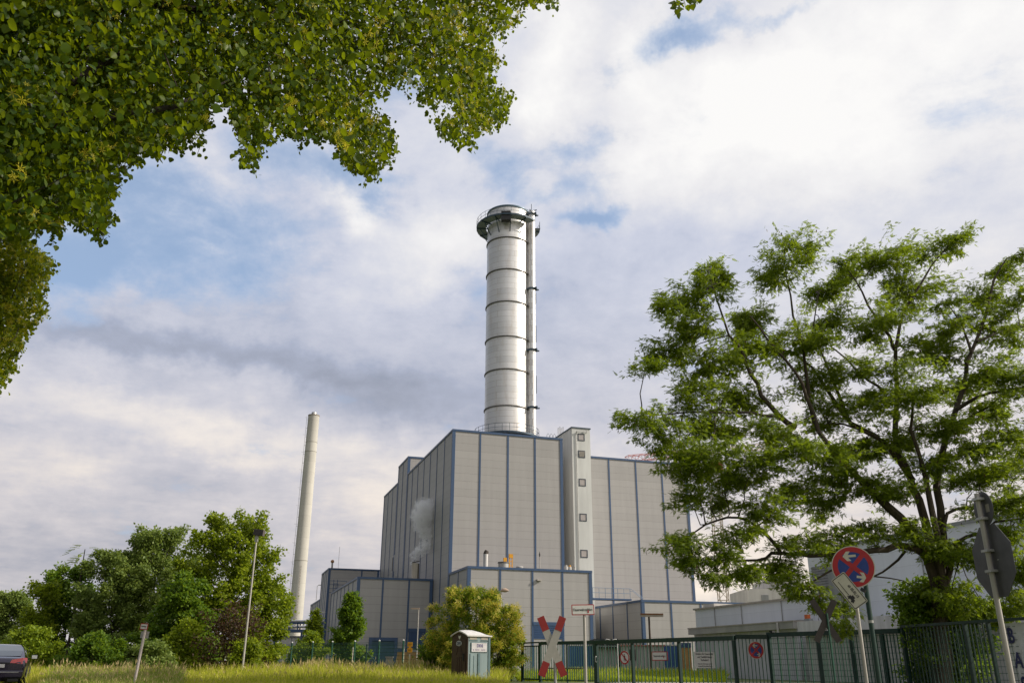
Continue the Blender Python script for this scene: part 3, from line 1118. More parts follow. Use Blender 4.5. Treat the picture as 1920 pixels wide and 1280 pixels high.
# blue ladder and cage on the left block
q = on_s(630, 1150, 156)
o = thing('caged_ladder', 'blue caged ladder with landing rails at the left block corner', 'ladder', W(16.6, 144.5, 0), YAW)
b = MB()
for x in (0, .6):
    b.bar((x, 0, 0), (x, 0, 13.6), .09)
for k in range(38):
    b.bar((0, 0, .4 + k * .34), (.6, 0, .4 + k * .34), .05)
b.build('ladder', BLUE_P, o)
b = MB()
for z in np.arange(3, 13, 1.1):
    b.path([(0, 0, z), (-.1, -.5, z), (.3, -.8, z), (.7, -.5, z), (.6, 0, z)], .04, 5)
for x, y in ((-.1, -.5), (.3, -.8), (.7, -.5)):
    b.bar((x, y, 3), (x, y, 12.8), .05)
b.build('cage', BLUE_P, o)
b = MB()
for zz in (11.6, 12.2, 12.8, 13.4):
    b.bar((-.9, 0, zz), (2.1, 0, zz), .07)
for x in (-.9, .6, 2.1):
    b.bar((x, 0, 11.4), (x, 0, 13.4), .07)
b.build('landing_rail', BLUE_P, o)
for px, py, s_ in ((611, 1147, 144.0), ):
    q = on_u(px, py, 16.2)
    o = thing('wall_lamp', 'white tube lamp sticking out from the left annex wall by the conical tree', 'wall lamp', W(16.1, q[1], q[2]), YAW)
    MB().box(-1.6, -.1, -.1, .1, -.12, .12).build('tube', WHITE, o)
    MB().box(-.15, .1, -.06, .06, -.05, .05).build('bracket', GALV, o)

# pipe bridge
pa = at(525, 1166, 150)
pbr = thing('pipe_bridge', 'blue steel bridge carrying pale pipes towards the left block', 'pipe bridge', (at(500, 1166, 158)[0], 158, 0))
L = at(622, 1166, 158)[0] - at(500, 1166, 158)[0]
zt_, zb_ = at(560, 1167.5, 158)[2], at(560, 1182, 158)[2]
b = MB()
for y in (-.9, .9):
    b.bar((0, y, zb_), (L, y, zb_), .25, .5).bar((0, y, zt_), (L, y, zt_), .2, .25)
    for k in range(7):
        b.bar((L * k / 6, y, zb_), (L * k / 6, y, zt_), .2)
b.build('truss', BLUE_P, pbr)
b = MB()
b.tube((0, 0, zt_ + .35), (L, 0, zt_ + .35), .22, 10).tube((0, -.5, (zt_ + zb_) / 2), (L, -.5, (zt_ + zb_) / 2), .25, 10)
b.build('pipe', STEELM, pbr, smooth=True)
b = MB()
for k in (1.0, 3.4, 5.2):
    for y in (-.8, .8):
        b.bar((L * k / 6, y, 0), (L * k / 6, y, zb_ - .25), .28)
b.build('leg', BLUE_P, pbr)
# pale hall behind it
o = thing('pale_shed', 'long pale shed under the blue pipe bridge behind the bushes', 'shed', (at(430, 1190, 176)[0], 176, 0))
wS = at(606, 1190, 176)[0] - at(430, 1190, 176)[0]
MB().box(0, wS, 0, 10, 0, 5.6).build('wall', WHITEW, o)
MB().box(-.2, wS + .2, -.2, 10.2, 5.6, 5.9).build('roof', ROOFM, o)
b = MB()
for k in range(1, 9):
    b.box(wS * k / 9 - .08, wS * k / 9 + .08, -.05, .02, 0, 5.58)
b.build('cladding_strip', GREYSH, o)
MB().box(0, wS, -.06, .02, .0, 1.0).build('plinth', mat('mauve_plinth', (0.26, 0.23, 0.27), .8), o)
MB().box(0, wS, -.07, .02, 2.6, 2.85).build('trim', mat('rusty_steel', (0.16, 0.08, 0.045), .9), o)

# ------------------------------------------------------------------ tower crane far behind
CR = thing('tower_crane', 'tower crane with red and cream lattice jib behind the right block', 'crane', (at(1357, 1130, 230)[0], 230, 0))
zc = at(1345, 870, 230)[2]


def lattice(b, p0, p1, w, nb, mi=0, th=.14):
    p0, p1 = Vector(p0), Vector(p1)
    d = (p1 - p0).normalized()
    a = d.cross(Vector((0, 1, 0)))
    if a.length < .1:
        a = d.cross(Vector((1, 0, 0)))
    a.normalize()
    c = d.cross(a).normalized()
    cr = [a * w / 2 + c * w / 2, a * w / 2 - c * w / 2, -a * w / 2 - c * w / 2, -a * w / 2 + c * w / 2]
    for q in cr:
        b.bar(p0 + q, p1 + q, th, mi=mi)
    for k in range(nb):
        s0_ = p0 + (p1 - p0) * k / nb
        s1_ = p0 + (p1 - p0) * (k + 1) / nb
        for j in range(4):
            b.bar(s0_ + cr[j], s1_ + cr[(j + 1) % 4], th * .6, mi=mi)
            b.bar(s0_ + cr[j], s0_ + cr[(j + 1) % 4], th * .6, mi=mi)


b = MB()
lattice(b, (0, 0, 0), (0, 0, zc), 2.3, 22, th=.2)
b.build('mast', CRANEW, CR)
CX = at(1357, 1130, 230)[0]
j0 = at(1176, 860, 215)
j1 = at(1440, 836, 238)
e0 = Vector((j0[0] - CX, -15, j0[2]))
e1 = Vector((j1[0] - CX, 8, j1[2]))
b = MB()
lattice(b, e0, e0 + (e1 - e0) * .42, 1.5, 10, th=.12)
b.build('jib', CRANER, CR)
b = MB()
lattice(b, e0 + (e1 - e0) * .42, e1, 1.5, 12, th=.12)
b.build('jib_root', CRANEW, CR)
q = at(1440, 826, 232)
MB().box(q[0] - CX - .8, q[0] - CX + .8, 0, 2, q[2] - 1.1, q[2] + .9).build('counterweight', CRANER, CR)
q = at(1344, 873, 229)
MB().box(q[0] - CX - 1.5, q[0] - CX + 1.5, -1.5, 1.5, q[2] - 1.5, q[2] + 1.2).build('cab', CRANER, CR)

# far pale plant between tree and hall
o = thing('far_plant', 'distant pale industrial building with green column seen under the robinia', 'building', (at(1405, 1160, 150)[0], 150, 0))
x1_ = at(1500, 1160, 150)[0] - at(1405, 1160, 150)[0]
za_, zb2 = at(1405, 1103, 150)[2], at(1480, 1084, 150)[2]
MB().box(0, x1_ * .5, 0, 12, 0, za_).build('low_block', WHITEW, o)
MB().box(x1_ * .5 + .02, x1_ * 1.15, 0, 12, 0, zb2).build('high_block', WHITEW, o)
MB().box(x1_ * .80, x1_ * .88, -.2, -.02, 0, zb2 - 1.2).build('column', mat('green_column', (0.03, 0.12, 0.10), .6), o)
MB().box(x1_ * .5, x1_ * 1.15, -.15, -.02, zb2 - 1.6, zb2 - 1.2).build('trim', GREYSH, o)
MB().box(x1_ * .28, x1_ * .42, -.15, -.02, 2, za_ - 1).build('shaft', GREYSH, o)

# ------------------------------------------------------------------ white works hall on the right
UW = 39.9
q0 = on_u(1304, 1143.3, UW)
wz = q0[2]
hs = on_u(1519, 1090, UW)[1]        # where the taller hall begins
hz = on_u(1519, 1036, UW)[2]
wh = thing('white_workshop', 'pale panelled workshop with a flat roof running to the right', 'building', W(UW, hs + .05, 0), YAW)
dL = q0[1] - hs
MB().box(0, 9, 0, dL, 0, wz).build('wall', WHITEP, wh)
MB().box(-.15, 9.1, -.0, dL + .15, wz, wz + .14).build('roof', mat('cream_roof_edge', (0.42, 0.38, 0.33), .8), wh)
b = MB()
b.box(.5, 6, dL - 2.4, dL - .6, wz + .14, wz + .45)
b.build('roof_hatch', WHITEW, wh)
b = MB()
for s_ in (dL * .22, dL * .55, dL * .8):
    b.tube((-.06, s_, 1), (-.06, s_, wz), .035, 6)
b.build('downpipe', GALV, wh)
b = MB()
b.bar((-.4, dL * .06, wz * .72), (-.4, dL * .2, wz * .72), .09).bar((-.4, dL * .06, wz * .72), (0, dL * .06, wz * .72), .07)
b.build('gate_arm', GREYSH, wh)
ha = thing('tall_workshop', 'high white panelled hall with a grey louvre behind the robinia trunk', 'building', W(UW, hs - 44, 0), YAW)
MB().box(0, 16, 0, 44, 0, hz).build('wall', WHITEP, ha)
MB().box(-.12, 16.1, -.12, 44.12, hz, hz + .2).build('roof', GREYSH, ha)
qa, qb = on_u(1513, 1070, UW), on_u(1551, 1142, UW)
louvre(ha, 'l', 44 - 2.9, 43.6, wz + .1, hz - 1.0, mat('grey_louvre', (0.30, 0.30, 0.32), .6), 'louvre', depth=.12, step=.17)
MB().box(-.9, .0, 44 - 4.6, 44 - 3.2, 2.5, hz - 1.2).build('duct', GREYSH, ha)
b = MB()
for s_ in (8, 24, 33):
    b.tube((-.06, s_, 1), (-.06, s_, hz), .045, 6)
b.build('downpipe', GALV, ha)
# low extension with a concrete fascia
UE = 35.2
qe = on_u(1290, 1178.7, UE)
ez = qe[2]
se1 = on_u(1487, 1164, UE)[1]
ex = thing('low_extension', 'low extension with stained concrete fascia seen through the gate bars', 'building', W(UE, se1, 0), YAW)
dE = qe[1] - se1
MB().box(.35, UW - UE - .05, .2, dE - .3, 0, ez - .35).build('wall', mat('pale_grey_sheet_wall', (0.60, 0.60, 0.62), .7, streak=True), ex)
MB().box(0, UW - UE - .05, 0, dE, ez - .42, ez).build('fascia', BEIGEW, ex)
MB().box(-.03, UW - UE - .05, -.03, dE + .03, ez, ez + .08).build('coping', mat('cream_roof_edge', (0.42, 0.38, 0.33), .8), ex)
MB().tube((-.08, dE * .12, 0), (-.08, dE * .12, ez), .07, 8).build('downpipe', WHITEW, ex, smooth=True)
UF = 34.4
sf0 = on_u(1494, 1165, UF)[1]
fz = on_u(1494, 1165, UF)[2]
ef = thing('hall_extension', 'nearer low extension with white fascia under the tall white hall', 'building', W(UF, sf0 - 30, 0), YAW)
MB().box(.3, UW - UF - .05, 0, 29.7, 0, fz - .75).build('wall', mat('greenish_render_wall', (0.50, 0.50, 0.47), .85, streak=True), ef)
MB().box(0, UW - UF - .05, -.2, 30, fz - .85, fz).build('fascia', mat('white_fascia', (0.72, 0.71, 0.72), .7, streak=True), ef)
MB().box(-1.2, -.02, 16, 17.6, fz - .75, fz - .35).build('wall_light', GALV, ef)
MB().box(.18, .32, 1.5, 5.5, .1, 2.4).build('door', GREYSH, ef)
o = thing('roof_siren', 'small orange box with grey base on the workshop roof edge', 'siren', W(UF + .3, sf0 - .8, fz), YAW)
MB().box(-.15, .15, -.25, .25, 0, .16).build('base', GREYSH, o)
MB().box(-.12, .12, -.05, .22, .16, .40).build('box', ORANGE, o)
# ------------------------------------------------------------------ fences and gates
def fence_frame(a, b_):
    """local frame along a->b: origin at a, x along the fence; seen from the camera side -y faces the camera"""
    a, b_ = np.array(a[:2]), np.array(b_[:2])
    d = b_ - a
    return a, math.atan2(d[1], d[0]), float(np.hypot(*d))


def bars(b, x0, x1, n, z0, z1, w=0.04, skip_ends=True, mi=0):
    for k in range(1 if skip_ends else 0, n if skip_ends else n + 1):
        x = x0 + (x1 - x0) * k / n
        b.box(x - w / 2, x + w / 2, -w / 2, w / 2, z0, z1, mi)


n0, n1 = at_z(980, 1203.4, 2.0), at_z(1012, 1202.2, 2.0)
n2, n3, n4, n5 = [at_z(x, y, 2.0) for x, y in ((1117, 1200), (1197, 1198), (1283, 1195), (1375, 1191.2))]
n6, n7, n8 = at_z(1441, 1185.6, 2.12), at_z(1500, 1181.6, 2.12), at_z(1689, 1177.2, 2.12)
n9, n10, n11, n12 = at_z(1689, 1171.5, 2.24), at_z(1828, 1164, 2.24), at_z(1868, 1161, 2.24), at_z(2010, 1150, 2.24)

# pedestrian gate
a, rz, L = fence_frame(n0, n1)
o = thing('pedestrian_gate', 'narrow dark green pedestrian gate beside the yellow-flowering bush', 'gate', (a[0], a[1], 0), rz)
b = MB()
b.box(-.07, .07, -.07, .07, 0, 2.0)
b.build('post', GREENP, o)
b = MB()
b.box(.07, L - .06, -.03, .03, 1.93, 2.0).box(.07, L - .06, -.03, .03, 1.76, 1.82).box(.07, .14, -.03, .03, .1, 1.76).box(L - .14, L - .06, -.03, .03, .1, 1.76).box(.14, L - .14, -.03, .03, .1, .17)
b.build('frame', GREENP, o)
b = MB()
bars(b, .14, L - .14, 7, .17, 1.76)
b.build('bar_grille', GREENL, o)
MB().box(-.22, -.075, -.09, .09, 1.05, 1.35).build('lock_box', BLACKP, o)
# fixed bar panel
a, rz, L = fence_frame(n1, n2)
o = thing('bar_fence', 'dark green bar fence panel behind the red and white crossed boards', 'fence', (a[0], a[1], 0), rz)
mid = L * .5
for x, ww in ((0.03, .13), (mid, .06), (L - .03, .15)):
    MB().box(x - ww / 2, x + ww / 2, -ww / 2, ww / 2, 0, 1.99 if ww > .1 else 1.83).build('post', GREENP, o)
MB().box(.1, L - .11, -.06, .06, 1.84, 2.0).build('top_beam', GREENP, o)
b = MB()
bars(b, .1, mid - .03, 12, .15, 1.84, w=.028)
bars(b, mid + .03, L - .1, 12, .15, 1.84, w=.028)
b.box(.1, mid - .03, -.02, .02, .1, .15).box(mid + .03, L - .1, -.02, .02, .1, .15)
b.build('bar_grille', GREENL, o)
MB().box(L * .0 + .12, L * .75, .06, .1, .66, .71).build('rail', mat('rusty_steel', (0.16, 0.08, 0.045), .9), o)
# sliding gate
a, rz, L = fence_frame(n2, n5)
o = thing('sliding_gate', 'long dark green sliding gate of upright bars with small signs hung on it', 'gate', (a[0], a[1], 0), rz)
ps_ = [0.0, float(np.hypot(*(n3 - n2)[:2])), float(np.hypot(*(n4 - n2)[:2])), L]
for k, x in enumerate(ps_):
    ww = .26 if k == 0 else .11
    MB().box(x - ww / 2, x + ww / 2, -.07, .07, 0, 1.82).build('post', GREENP, o)
MB().box(-.13, L + .06, -.09, .09, 1.825, 2.0).build('top_beam', GREENP, o)
MB().box(-.13, L + .06, -.05, .05, .02, .06).build('bottom_beam', GREENP, o)
b = MB()
for k in range(3):
    bars(b, ps_[k] + (.13 if k == 0 else .06), ps_[k + 1] - .06, 12, .06, 1.825, w=.030)
b.build('bar_grille', GREENL, o)
b = MB()
b.path([(.14, -.1, 1.25), (.2, -.2, 1.22), (.2, -.2, 1.02), (.14, -.1, .99)], .02, 6)
b.build('handle', STEELM, o, smooth=True)
gate = (a, rz, L)
# short bar panel and mesh panels under a heavy beam
a, rz, L = fence_frame(n5, n6)
o = thing('short_bar_fence', 'short green bar panel carrying the small round no-stopping sign', 'fence', (a[0], a[1], 0), rz)
MB().box(.07, L - .08, -.07, .07, 1.88, 2.05).build('top_beam', GREENP, o)
b = MB()
bars(b, .05, L - .07, 9, .05, 1.88, w=.030)
b.build('bar_grille', GREENL, o)
short = (a, rz, L)


def mesh_panel(root, x0, x1, z0, z1, nv, nh, wv, wh_, m=GREENL, name='wire_mesh', y=0.0):
    b = MB()
    for k in range(nv + 1):
        x = x0 + (x1 - x0) * k / nv
        b.box(x - wv / 2, x + wv / 2, y - wv / 2, y + wv / 2, z0, z1)
    for k in range(nh + 1):
        z = z0 + (z1 - z0) * k / nh
        b.box(x0, x1, y - wh_ / 2 - wv / 2 - .002, y - wv / 2 - .002, z - wh_ / 2, z + wh_ / 2)
    return b.build(name, m, root)


a, rz, L = fence_frame(n6, n8)
o = thing('beam_fence', 'green mesh fence under a heavy beam in front of the dark crossed boards', 'fence', (a[0], a[1], 0), rz)
x7 = float(np.hypot(*(n7 - n6)[:2]))
xm = x7 + (L - x7) * .40
for x, ww, zz in ((0, .14, 2.14), (x7, .20, 2.14), (xm, .11, 1.95), (L * .87, .10, 1.95)):
    MB().box(x - ww / 2, x + ww / 2, -ww / 2, ww / 2, 0, zz).build('post', GREENP, o)
b = MB()
b.box(.075, x7 - .105, -.08, .08, 1.955, 2.12).box(x7 + .105, L - .08, -.08, .08, 1.955, 2.12)
b.build('top_beam', GREENP, o)
b = MB()
bars(b, .07, x7 - .1, 6, .1, 1.95, w=.04)
bars(b, x7 + .1, L - .05, 24, .1, 1.95, w=.028)
b.build('bar_grille', GREENL, o)
mesh_panel(o, .07, L - .05, .1, 1.9, 60, 9, .008, .016, y=-.06)
for x in (.14, x7 + .2):
    MB().box(x, x + .16, -.12, .05, 2.125, 2.2).build('clamp', BLACKP, o)

a, rz, L = fence_frame(n9, n12)
o = thing('tall_bar_fence', 'taller green bar fence with mesh behind, crossing the robinia trunk', 'fence', (a[0], a[1], 0), rz)
x10, x11 = float(np.hypot(*(n10 - n9)[:2])), float(np.hypot(*(n11 - n9)[:2]))
for x, ww in ((0.04, .13), (x10, .12), (x11, .10), (L, .12)):
    MB().box(x - ww / 2, x + ww / 2, -ww / 2, ww / 2, 0, 2.15).build('post', GREENP, o)
MB().box(0, L, -.06, .06, 2.155, 2.24).build('top_beam', GREENP, o)
b = MB()
bars(b, .1, x10 - .06, 17, .1, 2.155, w=.030)
bars(b, x10 + .06, x11 - .05, 5, .1, 2.155, w=.04)
b.box(.1, x11 - .05, -.03, .03, .08, .14)
b.build('bar_grille', GREENP, o)
mesh_panel(o, .1, L - .06, .1, 2.0, 50, 10, .008, .014, y=.12)

# wire mesh fence behind the long grass
fp = [(440, 1206.5), (463, 1205.5), (495, 1204.3), (514, 1204.6), (548.7, 1204.4), (587, 1203.6), (629, 1203), (673, 1202.2), (722.7, 1201.4), (777.5, 1200.8), (836.6, 1199.6), (897, 1198), (958, 1196)]
pts = [at_z(x, y, 2.2) for x, y in fp]
A_, B_ = pts[0], pts[-1]
a, rz, L = fence_frame(A_, B_)
o = thing('wire_fence', 'thin green wire fence with white-capped posts behind the long grass', 'fence', (a[0], a[1], 0), rz)
ca, sa = math.cos(rz), math.sin(rz)
for p in pts:
    x = (p[0] - a[0]) * ca + (p[1] - a[1]) * sa
    po = MB().tube((x, .06, 0), (x, .06, 2.2), .055, 8).build('post', GREENL, o, smooth=True)
    MB().lathe([(.060, 2.2), (.058, 2.25), (.0, 2.28)], 10, c=(x, .06)).build('cap', WHITE, po, smooth=True)
mesh_panel(o, 0, L, .1, 1.95, 240, 9, .006, .018, m=GREENL)
b = MB()
for z in (2.03, 2.12):
    b.tube((0, .06, z), (L, .06, z), .010, 4)
b.build('top_wire', GREENL, o)
wire = (a, rz, L)


# ------------------------------------------------------------------ signs
def no_stopping(root, r, y=0.0, loc=None, rot=None):
    """round no-stopping sign with two arrows, facing -y"""
    pl = MB()
    pl.plate(disc(r, 56), y, y + .004, 0)
    s = pl.build('sign_plate', CREAM, root, loc=loc, rot=rot)
    b = MB()
    ro, ri = r * .955, r * .71
    outer, inner = disc(ro, 56), disc(ri, 56)
    n = 56
    vs = [(x, y - .003, z) for x, z in outer] + [(x, y - .003, z) for x, z in inner]
    b.add(vs, [(k, (k + 1) % n, n + (k + 1) % n, n + k) for k in range(n)])
    w = r * .105
    for ang in (45, -45):
        t = math.radians(ang)
        d = (math.cos(t), math.sin(t))
        nn = (-d[1], d[0])
        q = [(-d[0] * ri - nn[0] * w, -d[1] * ri - nn[1] * w), (d[0] * ri - nn[0] * w, d[1] * ri - nn[1] * w), (d[0] * ri + nn[0] * w, d[1] * ri + nn[1] * w), (-d[0] * ri + nn[0] * w, -d[1] * ri + nn[1] * w)]
        yy = y - (.0030 if ang > 0 else .0042)
        b.add([(x, yy, z) for x, z in q], [(0, 1, 2, 3)])
    b.build('red_ring_and_cross', REDS, s)
    b = MB()
    b.add([(x, y - .0015, z) for x, z in disc(ri + .001, 56)], [tuple(range(56))])
    b.build('blue_field', BLUES, s)

    def arrow(cx, cz, ln, sgn, ang):
        q = [(-ln * .5, -.012), (ln * .1, -.012), (ln * .1 - .028, -.048), (ln * .1 + .012, -.048), (ln * .5, 0), (ln * .1 + .012, .048), (ln * .1 - .028, .048), (ln * .1, .012), (-ln * .5, .012)]
        k = r / .21
        t = math.radians(ang)
        c, s_ = math.cos(t), math.sin(t)
        pp = [((x * sgn * c - z * s_) * k + cx, (x * sgn * s_ + z * c) * k + cz) for x, z in q]
        if sgn < 0:
            pp = pp[::-1]
        bb = MB()
        vs = [(x, y - .0052, z) for x, z in pp]
        c0_ = (cx, y - .0052, cz)
        bb.add(vs + [c0_], [(0, 1, 7, 8), (2, 3, 4), (4, 5, 6), (1, 2, 4, 6, 7)])
        bb.build('arrow', CREAM, s)
    arrow(-.02 * r / .21, r * .52, .13, -1, 0)
    arrow(.06 * r / .21, -r * .52, .09, 1, -12)
    return s


def framed_sign(root, w, h, face, rim, rw, y=0.0, name='sign_plate', r=.02, loc=None, rot=None):
    s = MB().plate(rrect(w, h, r), y, y + .006).build(name, rim, root, loc=loc, rot=rot)
    MB().plate(rrect(w - 2 * rw, h - 2 * rw, max(.003, r - rw)), y - .003, y - .0005).build('face', face, s)
    return s


# no-stopping sign with its crooked extra plate
KS = 12.6 / 8.8
d = 12.6
base = at(1614.5, 1180, d)
o = thing('no_stopping_sign', 'large round no-stopping sign with crooked date plate on a thin pole', 'road sign', (base[0], d, 0))
top = at(1606, 1090, d)
MB().tube((0, .045, 0), (0, .045, top[2] + .22), .024, 14).build('pole', GREYPOLE, o, smooth=True)
c = at(1599.7, 1062, d)
sg = thing_loc = (c[0] - base[0], 0, c[2])
sg = no_stopping(o, .205 * KS, loc=thing_loc, rot=(0, math.radians(-3), math.radians(-20)))
MB().box(-.02, .06, .01, .08, -.03, .03).build('clamp', GALV, sg)
c2 = at(1593.5, 1106.5, d - .05)
pw, ph = .345, .158
s = MB().plate(rrect(pw, ph, .016), 0, .005).build('date_plate', CREAM, o, loc=(c2[0] - base[0], -.03, c2[2]), rot=(0, math.radians(56.5), math.radians(-20)))
s.scale = (KS, 1, KS)
b = MB()
o1, o2 = rrect(pw - .012, ph - .012, .012), rrect(pw - .026, ph - .026, .008)
n = len(o1)
b.add([(x, -.002, z) for x, z in o1] + [(x, -.002, z) for x, z in o2], [(k, (k + 1) % n, n + (k + 1) % n, n + k) for k in range(n)])
b.build('black_border', BLACKP, s)
text('ab 05.02.13', .036, s, (.025, -.003, .028), sx=.85, bold=.0008)
b = MB()
b.box(-.125, .03, -.004, -.002, -.033, -.028)
b.box(.035, .105, -.004, -.002, -.045, -.018).box(.05, .085, -.004, -.002, -.018, .0).box(.028, .04, -.004, -.002, -.050, -.040).box(.10, .112, -.004, -.002, -.050, -.036)
b.plate(disc(.009, 12, .05, -.048), -.004, -.002).plate(disc(.009, 12, .09, -.048), -.004, -.002)
b.build('tow_pictogram', BLACKP, s)
b = MB()
b.bar((.09, .01, .12), (.05, .03, .10), .03)
b.build('loose_bracket', BLACKP, s)

# green post behind it
d = 17.0
base = at(1635, 1182, d)
o = thing('green_post', 'dark green round steel post standing behind the large no-stopping sign', 'post', (base[0], d, 0))
MB().tube((0, 0, 0), (0, 0, at(1620, 1088, d)[2]), .045, 14).build('tube', GREENP, o, smooth=True)
b = MB()
b.lathe([(.046, 1.62), (.052, 1.62), (.052, 1.67), (.046, 1.67)], 14)
b.build('collar', GALV, o)

# the back of a stop sign with a round sign above
d = 10.6
base = at(1874, 1150, d)
o = thing('stop_sign_back', 'grey backs of an octagonal and a round sign on one pole at the right', 'road sign', (base[0], d, 0))
MB().tube((0, 0, 0), (0, 0, at(1838, 925, d)[2]), .031, 16).build('pole', GREYPOLE, o, smooth=True)
co = at(1861, 1051, d)
cr = at(1844.5, 954, d)
ra = math.radians(-89)
for nm, cc, poly in (('octagon', co, [(.425 / math.cos(math.pi / 8) * math.cos(math.pi / 8 + k * math.pi / 4), .425 / math.cos(math.pi / 8) * math.sin(math.pi / 8 + k * math.pi / 4)) for k in range(8)]), ('round_sign', cr, disc(.212, 44))):
    e = MB().plate(poly, .045, .052).build(nm, SIGNB, o, loc=(0, 0, cc[2]), rot=(0, 0, ra))
    for zz in (-.12, .12):
        MB().box(-.07, .07, -.043, .045, zz - .015, zz + .015).build('clamp', GALV, e)
    if nm == 'octagon':
        MB().box(-.17, -.15, .0425, .0448, -.145, -.12).build('sticker', mat('pale_sticker', (0.35, 0.26, 0.2), .6), e)
        MB().box(.10, .125, .0425, .0448, .0, .006).build('scratch', WHITE, e)
    else:
        MB().box(.06, .135, .0425, .0448, -.05, .045).build('sticker', mat('pale_paper_sticker', (0.30, 0.27, 0.24), .7), e)

# fire brigade access sign
d = 23.0
base = at(1097, 1200, d)
o = thing('fire_access_sign', 'red-framed Feuerwehrzufahrt sign on its own pole before the annex', 'road sign', (base[0], d, 0))
ct = at(1093, 1142.3, d)
MB().tube((0, .05, 0), (0, .05, ct[2] + .1), .037, 12).build('pole', GREYPOLE, o, smooth=True)
s = framed_sign(o, .60, .262, WHITE, REDS, .022, loc=(ct[0] - base[0], 0, ct[2]), rot=(0, math.radians(-1.5), math.radians(9)))
text('Feuerwehrzufahrt', .092, s, (0, -.006, .0), sx=.76, bold=.0008)
b = MB()
b.plate([(.115, -.03), (.135, -.085), (.155, -.03), (.135, 0)], -.009, -.0075).plate(disc(.02, 14, .135, -.062), -.0085, -.007)
b.build('red_drop', REDS, s)

# St Andrew's crosses
def cross(root, half, wd, ang, red, m_face, m_red, loc, ry=0.0, rz=0.0):
    for k, sg_ in enumerate((1, -1)):
        t = math.radians(90 - sg_ * ang)
        yy = 0 if k == 0 else .012
        ar = MB()
        ar.box(-half, half, yy, yy + .01, -wd / 2, wd / 2)
        ao = ar.build('arm', m_face, root, loc=loc, rot=(0, -t + ry, rz))
        if m_red is not None:
            for s0_ in (-1, 1):
                x = sorted((s0_ * half * 1.001, s0_ * (half - red)))
                MB().box(x[0], x[1], yy - .003, yy - .0005, -wd / 2 + .001, wd / 2 - .001).build('red_end', m_red, ao)


d = 20.0
c = at(1035.5, 1210.5, d)
o = thing('crossing_sign', 'red and white crossed boards of a railway crossing sign before the gate', 'crossing sign', (c[0] + .05, d, 0))
MB().tube((0.02, .06, 0), (.0, .06, c[2] + .1), .034, 12).build('pole', GALV, o, smooth=True)
cross(o, .665, .165, 22.5, .31, mat('aged_white_board', (0.36, 0.345, 0.315), .55, var=.06, scale=5), REDW, (-.05, 0, c[2]), math.radians(-.5), math.radians(8))
d = 28.2
c = at(1548, 1163, d)
o = thing('crossing_sign', 'dark back of crossed railway boards hidden among leaves behind the beam fence', 'crossing sign', (c[0], d, 0))
MB().tube((0.05, -.05, 0), (.05, -.05, c[2] + .22), .03, 10).build('pole', GREENL, o, smooth=True)
cross(o, .72, .20, 30, .2, mat('dark_board_back', (0.055, 0.045, 0.042), .8), None, (0, 0, c[2]))

# leaning sign in the weeds
d = 28.0
p0, p1 = at(259.5, 1282, d), at(272.5, 1180, d)
o = thing('leaning_sign', 'leaning pole with a tiny red-framed sign and a grey plate in the weeds', 'sign', (p0[0] - .05, d, -0.0))
b = MB()
b.tube((-.10, 0, 0), (p1[0] - p0[0] + .05, 0, p1[2] + .05), .042, 12)
b.build('pole', mat('worn_pink_grey_pole', (0.62, 0.54, 0.52), .6, .2, streak=True), o, smooth=True)
c = at(271.5, 1174, d)
s = framed_sign(o, .255, .185, WHITE, REDS, .022, r=.008, loc=(c[0] - p0[0] + .05, -.06, c[2]), rot=(0, math.radians(3), math.radians(-8)))
b = MB()
for k in range(7):
    b.box(-.085 + k * .024, -.068 + k * .024, -.006, -.0035, -.012, .022)
b.build('lettering', BLACKP, s)
MB().plate([(.035, -.02), (.05, -.06), (.065, -.02)], -.006, -.0035).build('red_drop', REDS, s)
c = at(270, 1189, d)
e = MB().plate(rrect(.255, .205, .01), 0, .006).build('back_plate', GALV, o, loc=(c[0] - p0[0] + .05, .055, c[2]), rot=(0, math.radians(3), 0))

# signs hung on the gates (things of their own)
def on_fence(fr, px, py, dy=-.10):
    """where the ray through a pixel meets a fence plane; returns world position"""
    a, rz, L = fr
    r = ray(px, py)
    nrm = np.array([-math.sin(rz), math.cos(rz)])
    t = (a @ nrm + dy * 1.0) / (r[0] * nrm[0] + r[1] * nrm[1])
    p = r * t
    return (p[0], p[1], p[2] + EYE)


p = on_fence(gate, 1171, 1232)
o = thing('no_entry_sign', 'round no-pedestrians sign, smallest sign hung on the sliding gate', 'sign', p, gate[1] + math.radians(12))
s = MB().plate(disc(.30, 36), 0, .006).build('sign_plate', WHITE, o)
b = MB()
o1, o2 = disc(.30, 36), disc(.235, 36)
b.add([(x, -.003, z) for x, z in o1] + [(x, -.003, z) for x, z in o2], [(k, (k + 1) % 36, 36 + (k + 1) % 36, 36 + k) for k in range(36)])
t = math.radians(-45)
q = [(-.24, -.028), (.24, -.028), (.24, .028), (-.24, .028)]
b.add([(x * math.cos(t) - z * math.sin(t), -.0045, x * math.sin(t) + z * math.cos(t)) for x, z in q], [(0, 1, 2, 3)])
b.build('red_ring', REDS, s)
b = MB()
b.plate(disc(.03, 12, -.01, .13), -.0025, -.001).plate([(-.05, .09), (-.06, -.02), (-.03, -.02), (-.05, -.17), (-.02, -.17), (0, -.05), (.05, -.17), (.08, -.16), (.04, -.02), (.05, .09)], -.0025, -.001)
b.build('walker_pictogram', BLACKP, s)
p = on_fence(gate, 1237, 1229)
o = thing('gate_sign', 'small red-framed Feuerwehrzufahrt sign hung on the sliding gate bars', 'sign', p, gate[1] + math.radians(14))
s = framed_sign(o, .88, .385, WHITE, REDS, .035)
text('Feuerwehrzufahrt', .115, s, (-.01, -.006, .0), sx=.80, bold=.0015)
MB().plate([(.19, -.03), (.215, -.11), (.24, -.03), (.215, 0)], -.009, -.0075).build('red_drop', REDS, s)
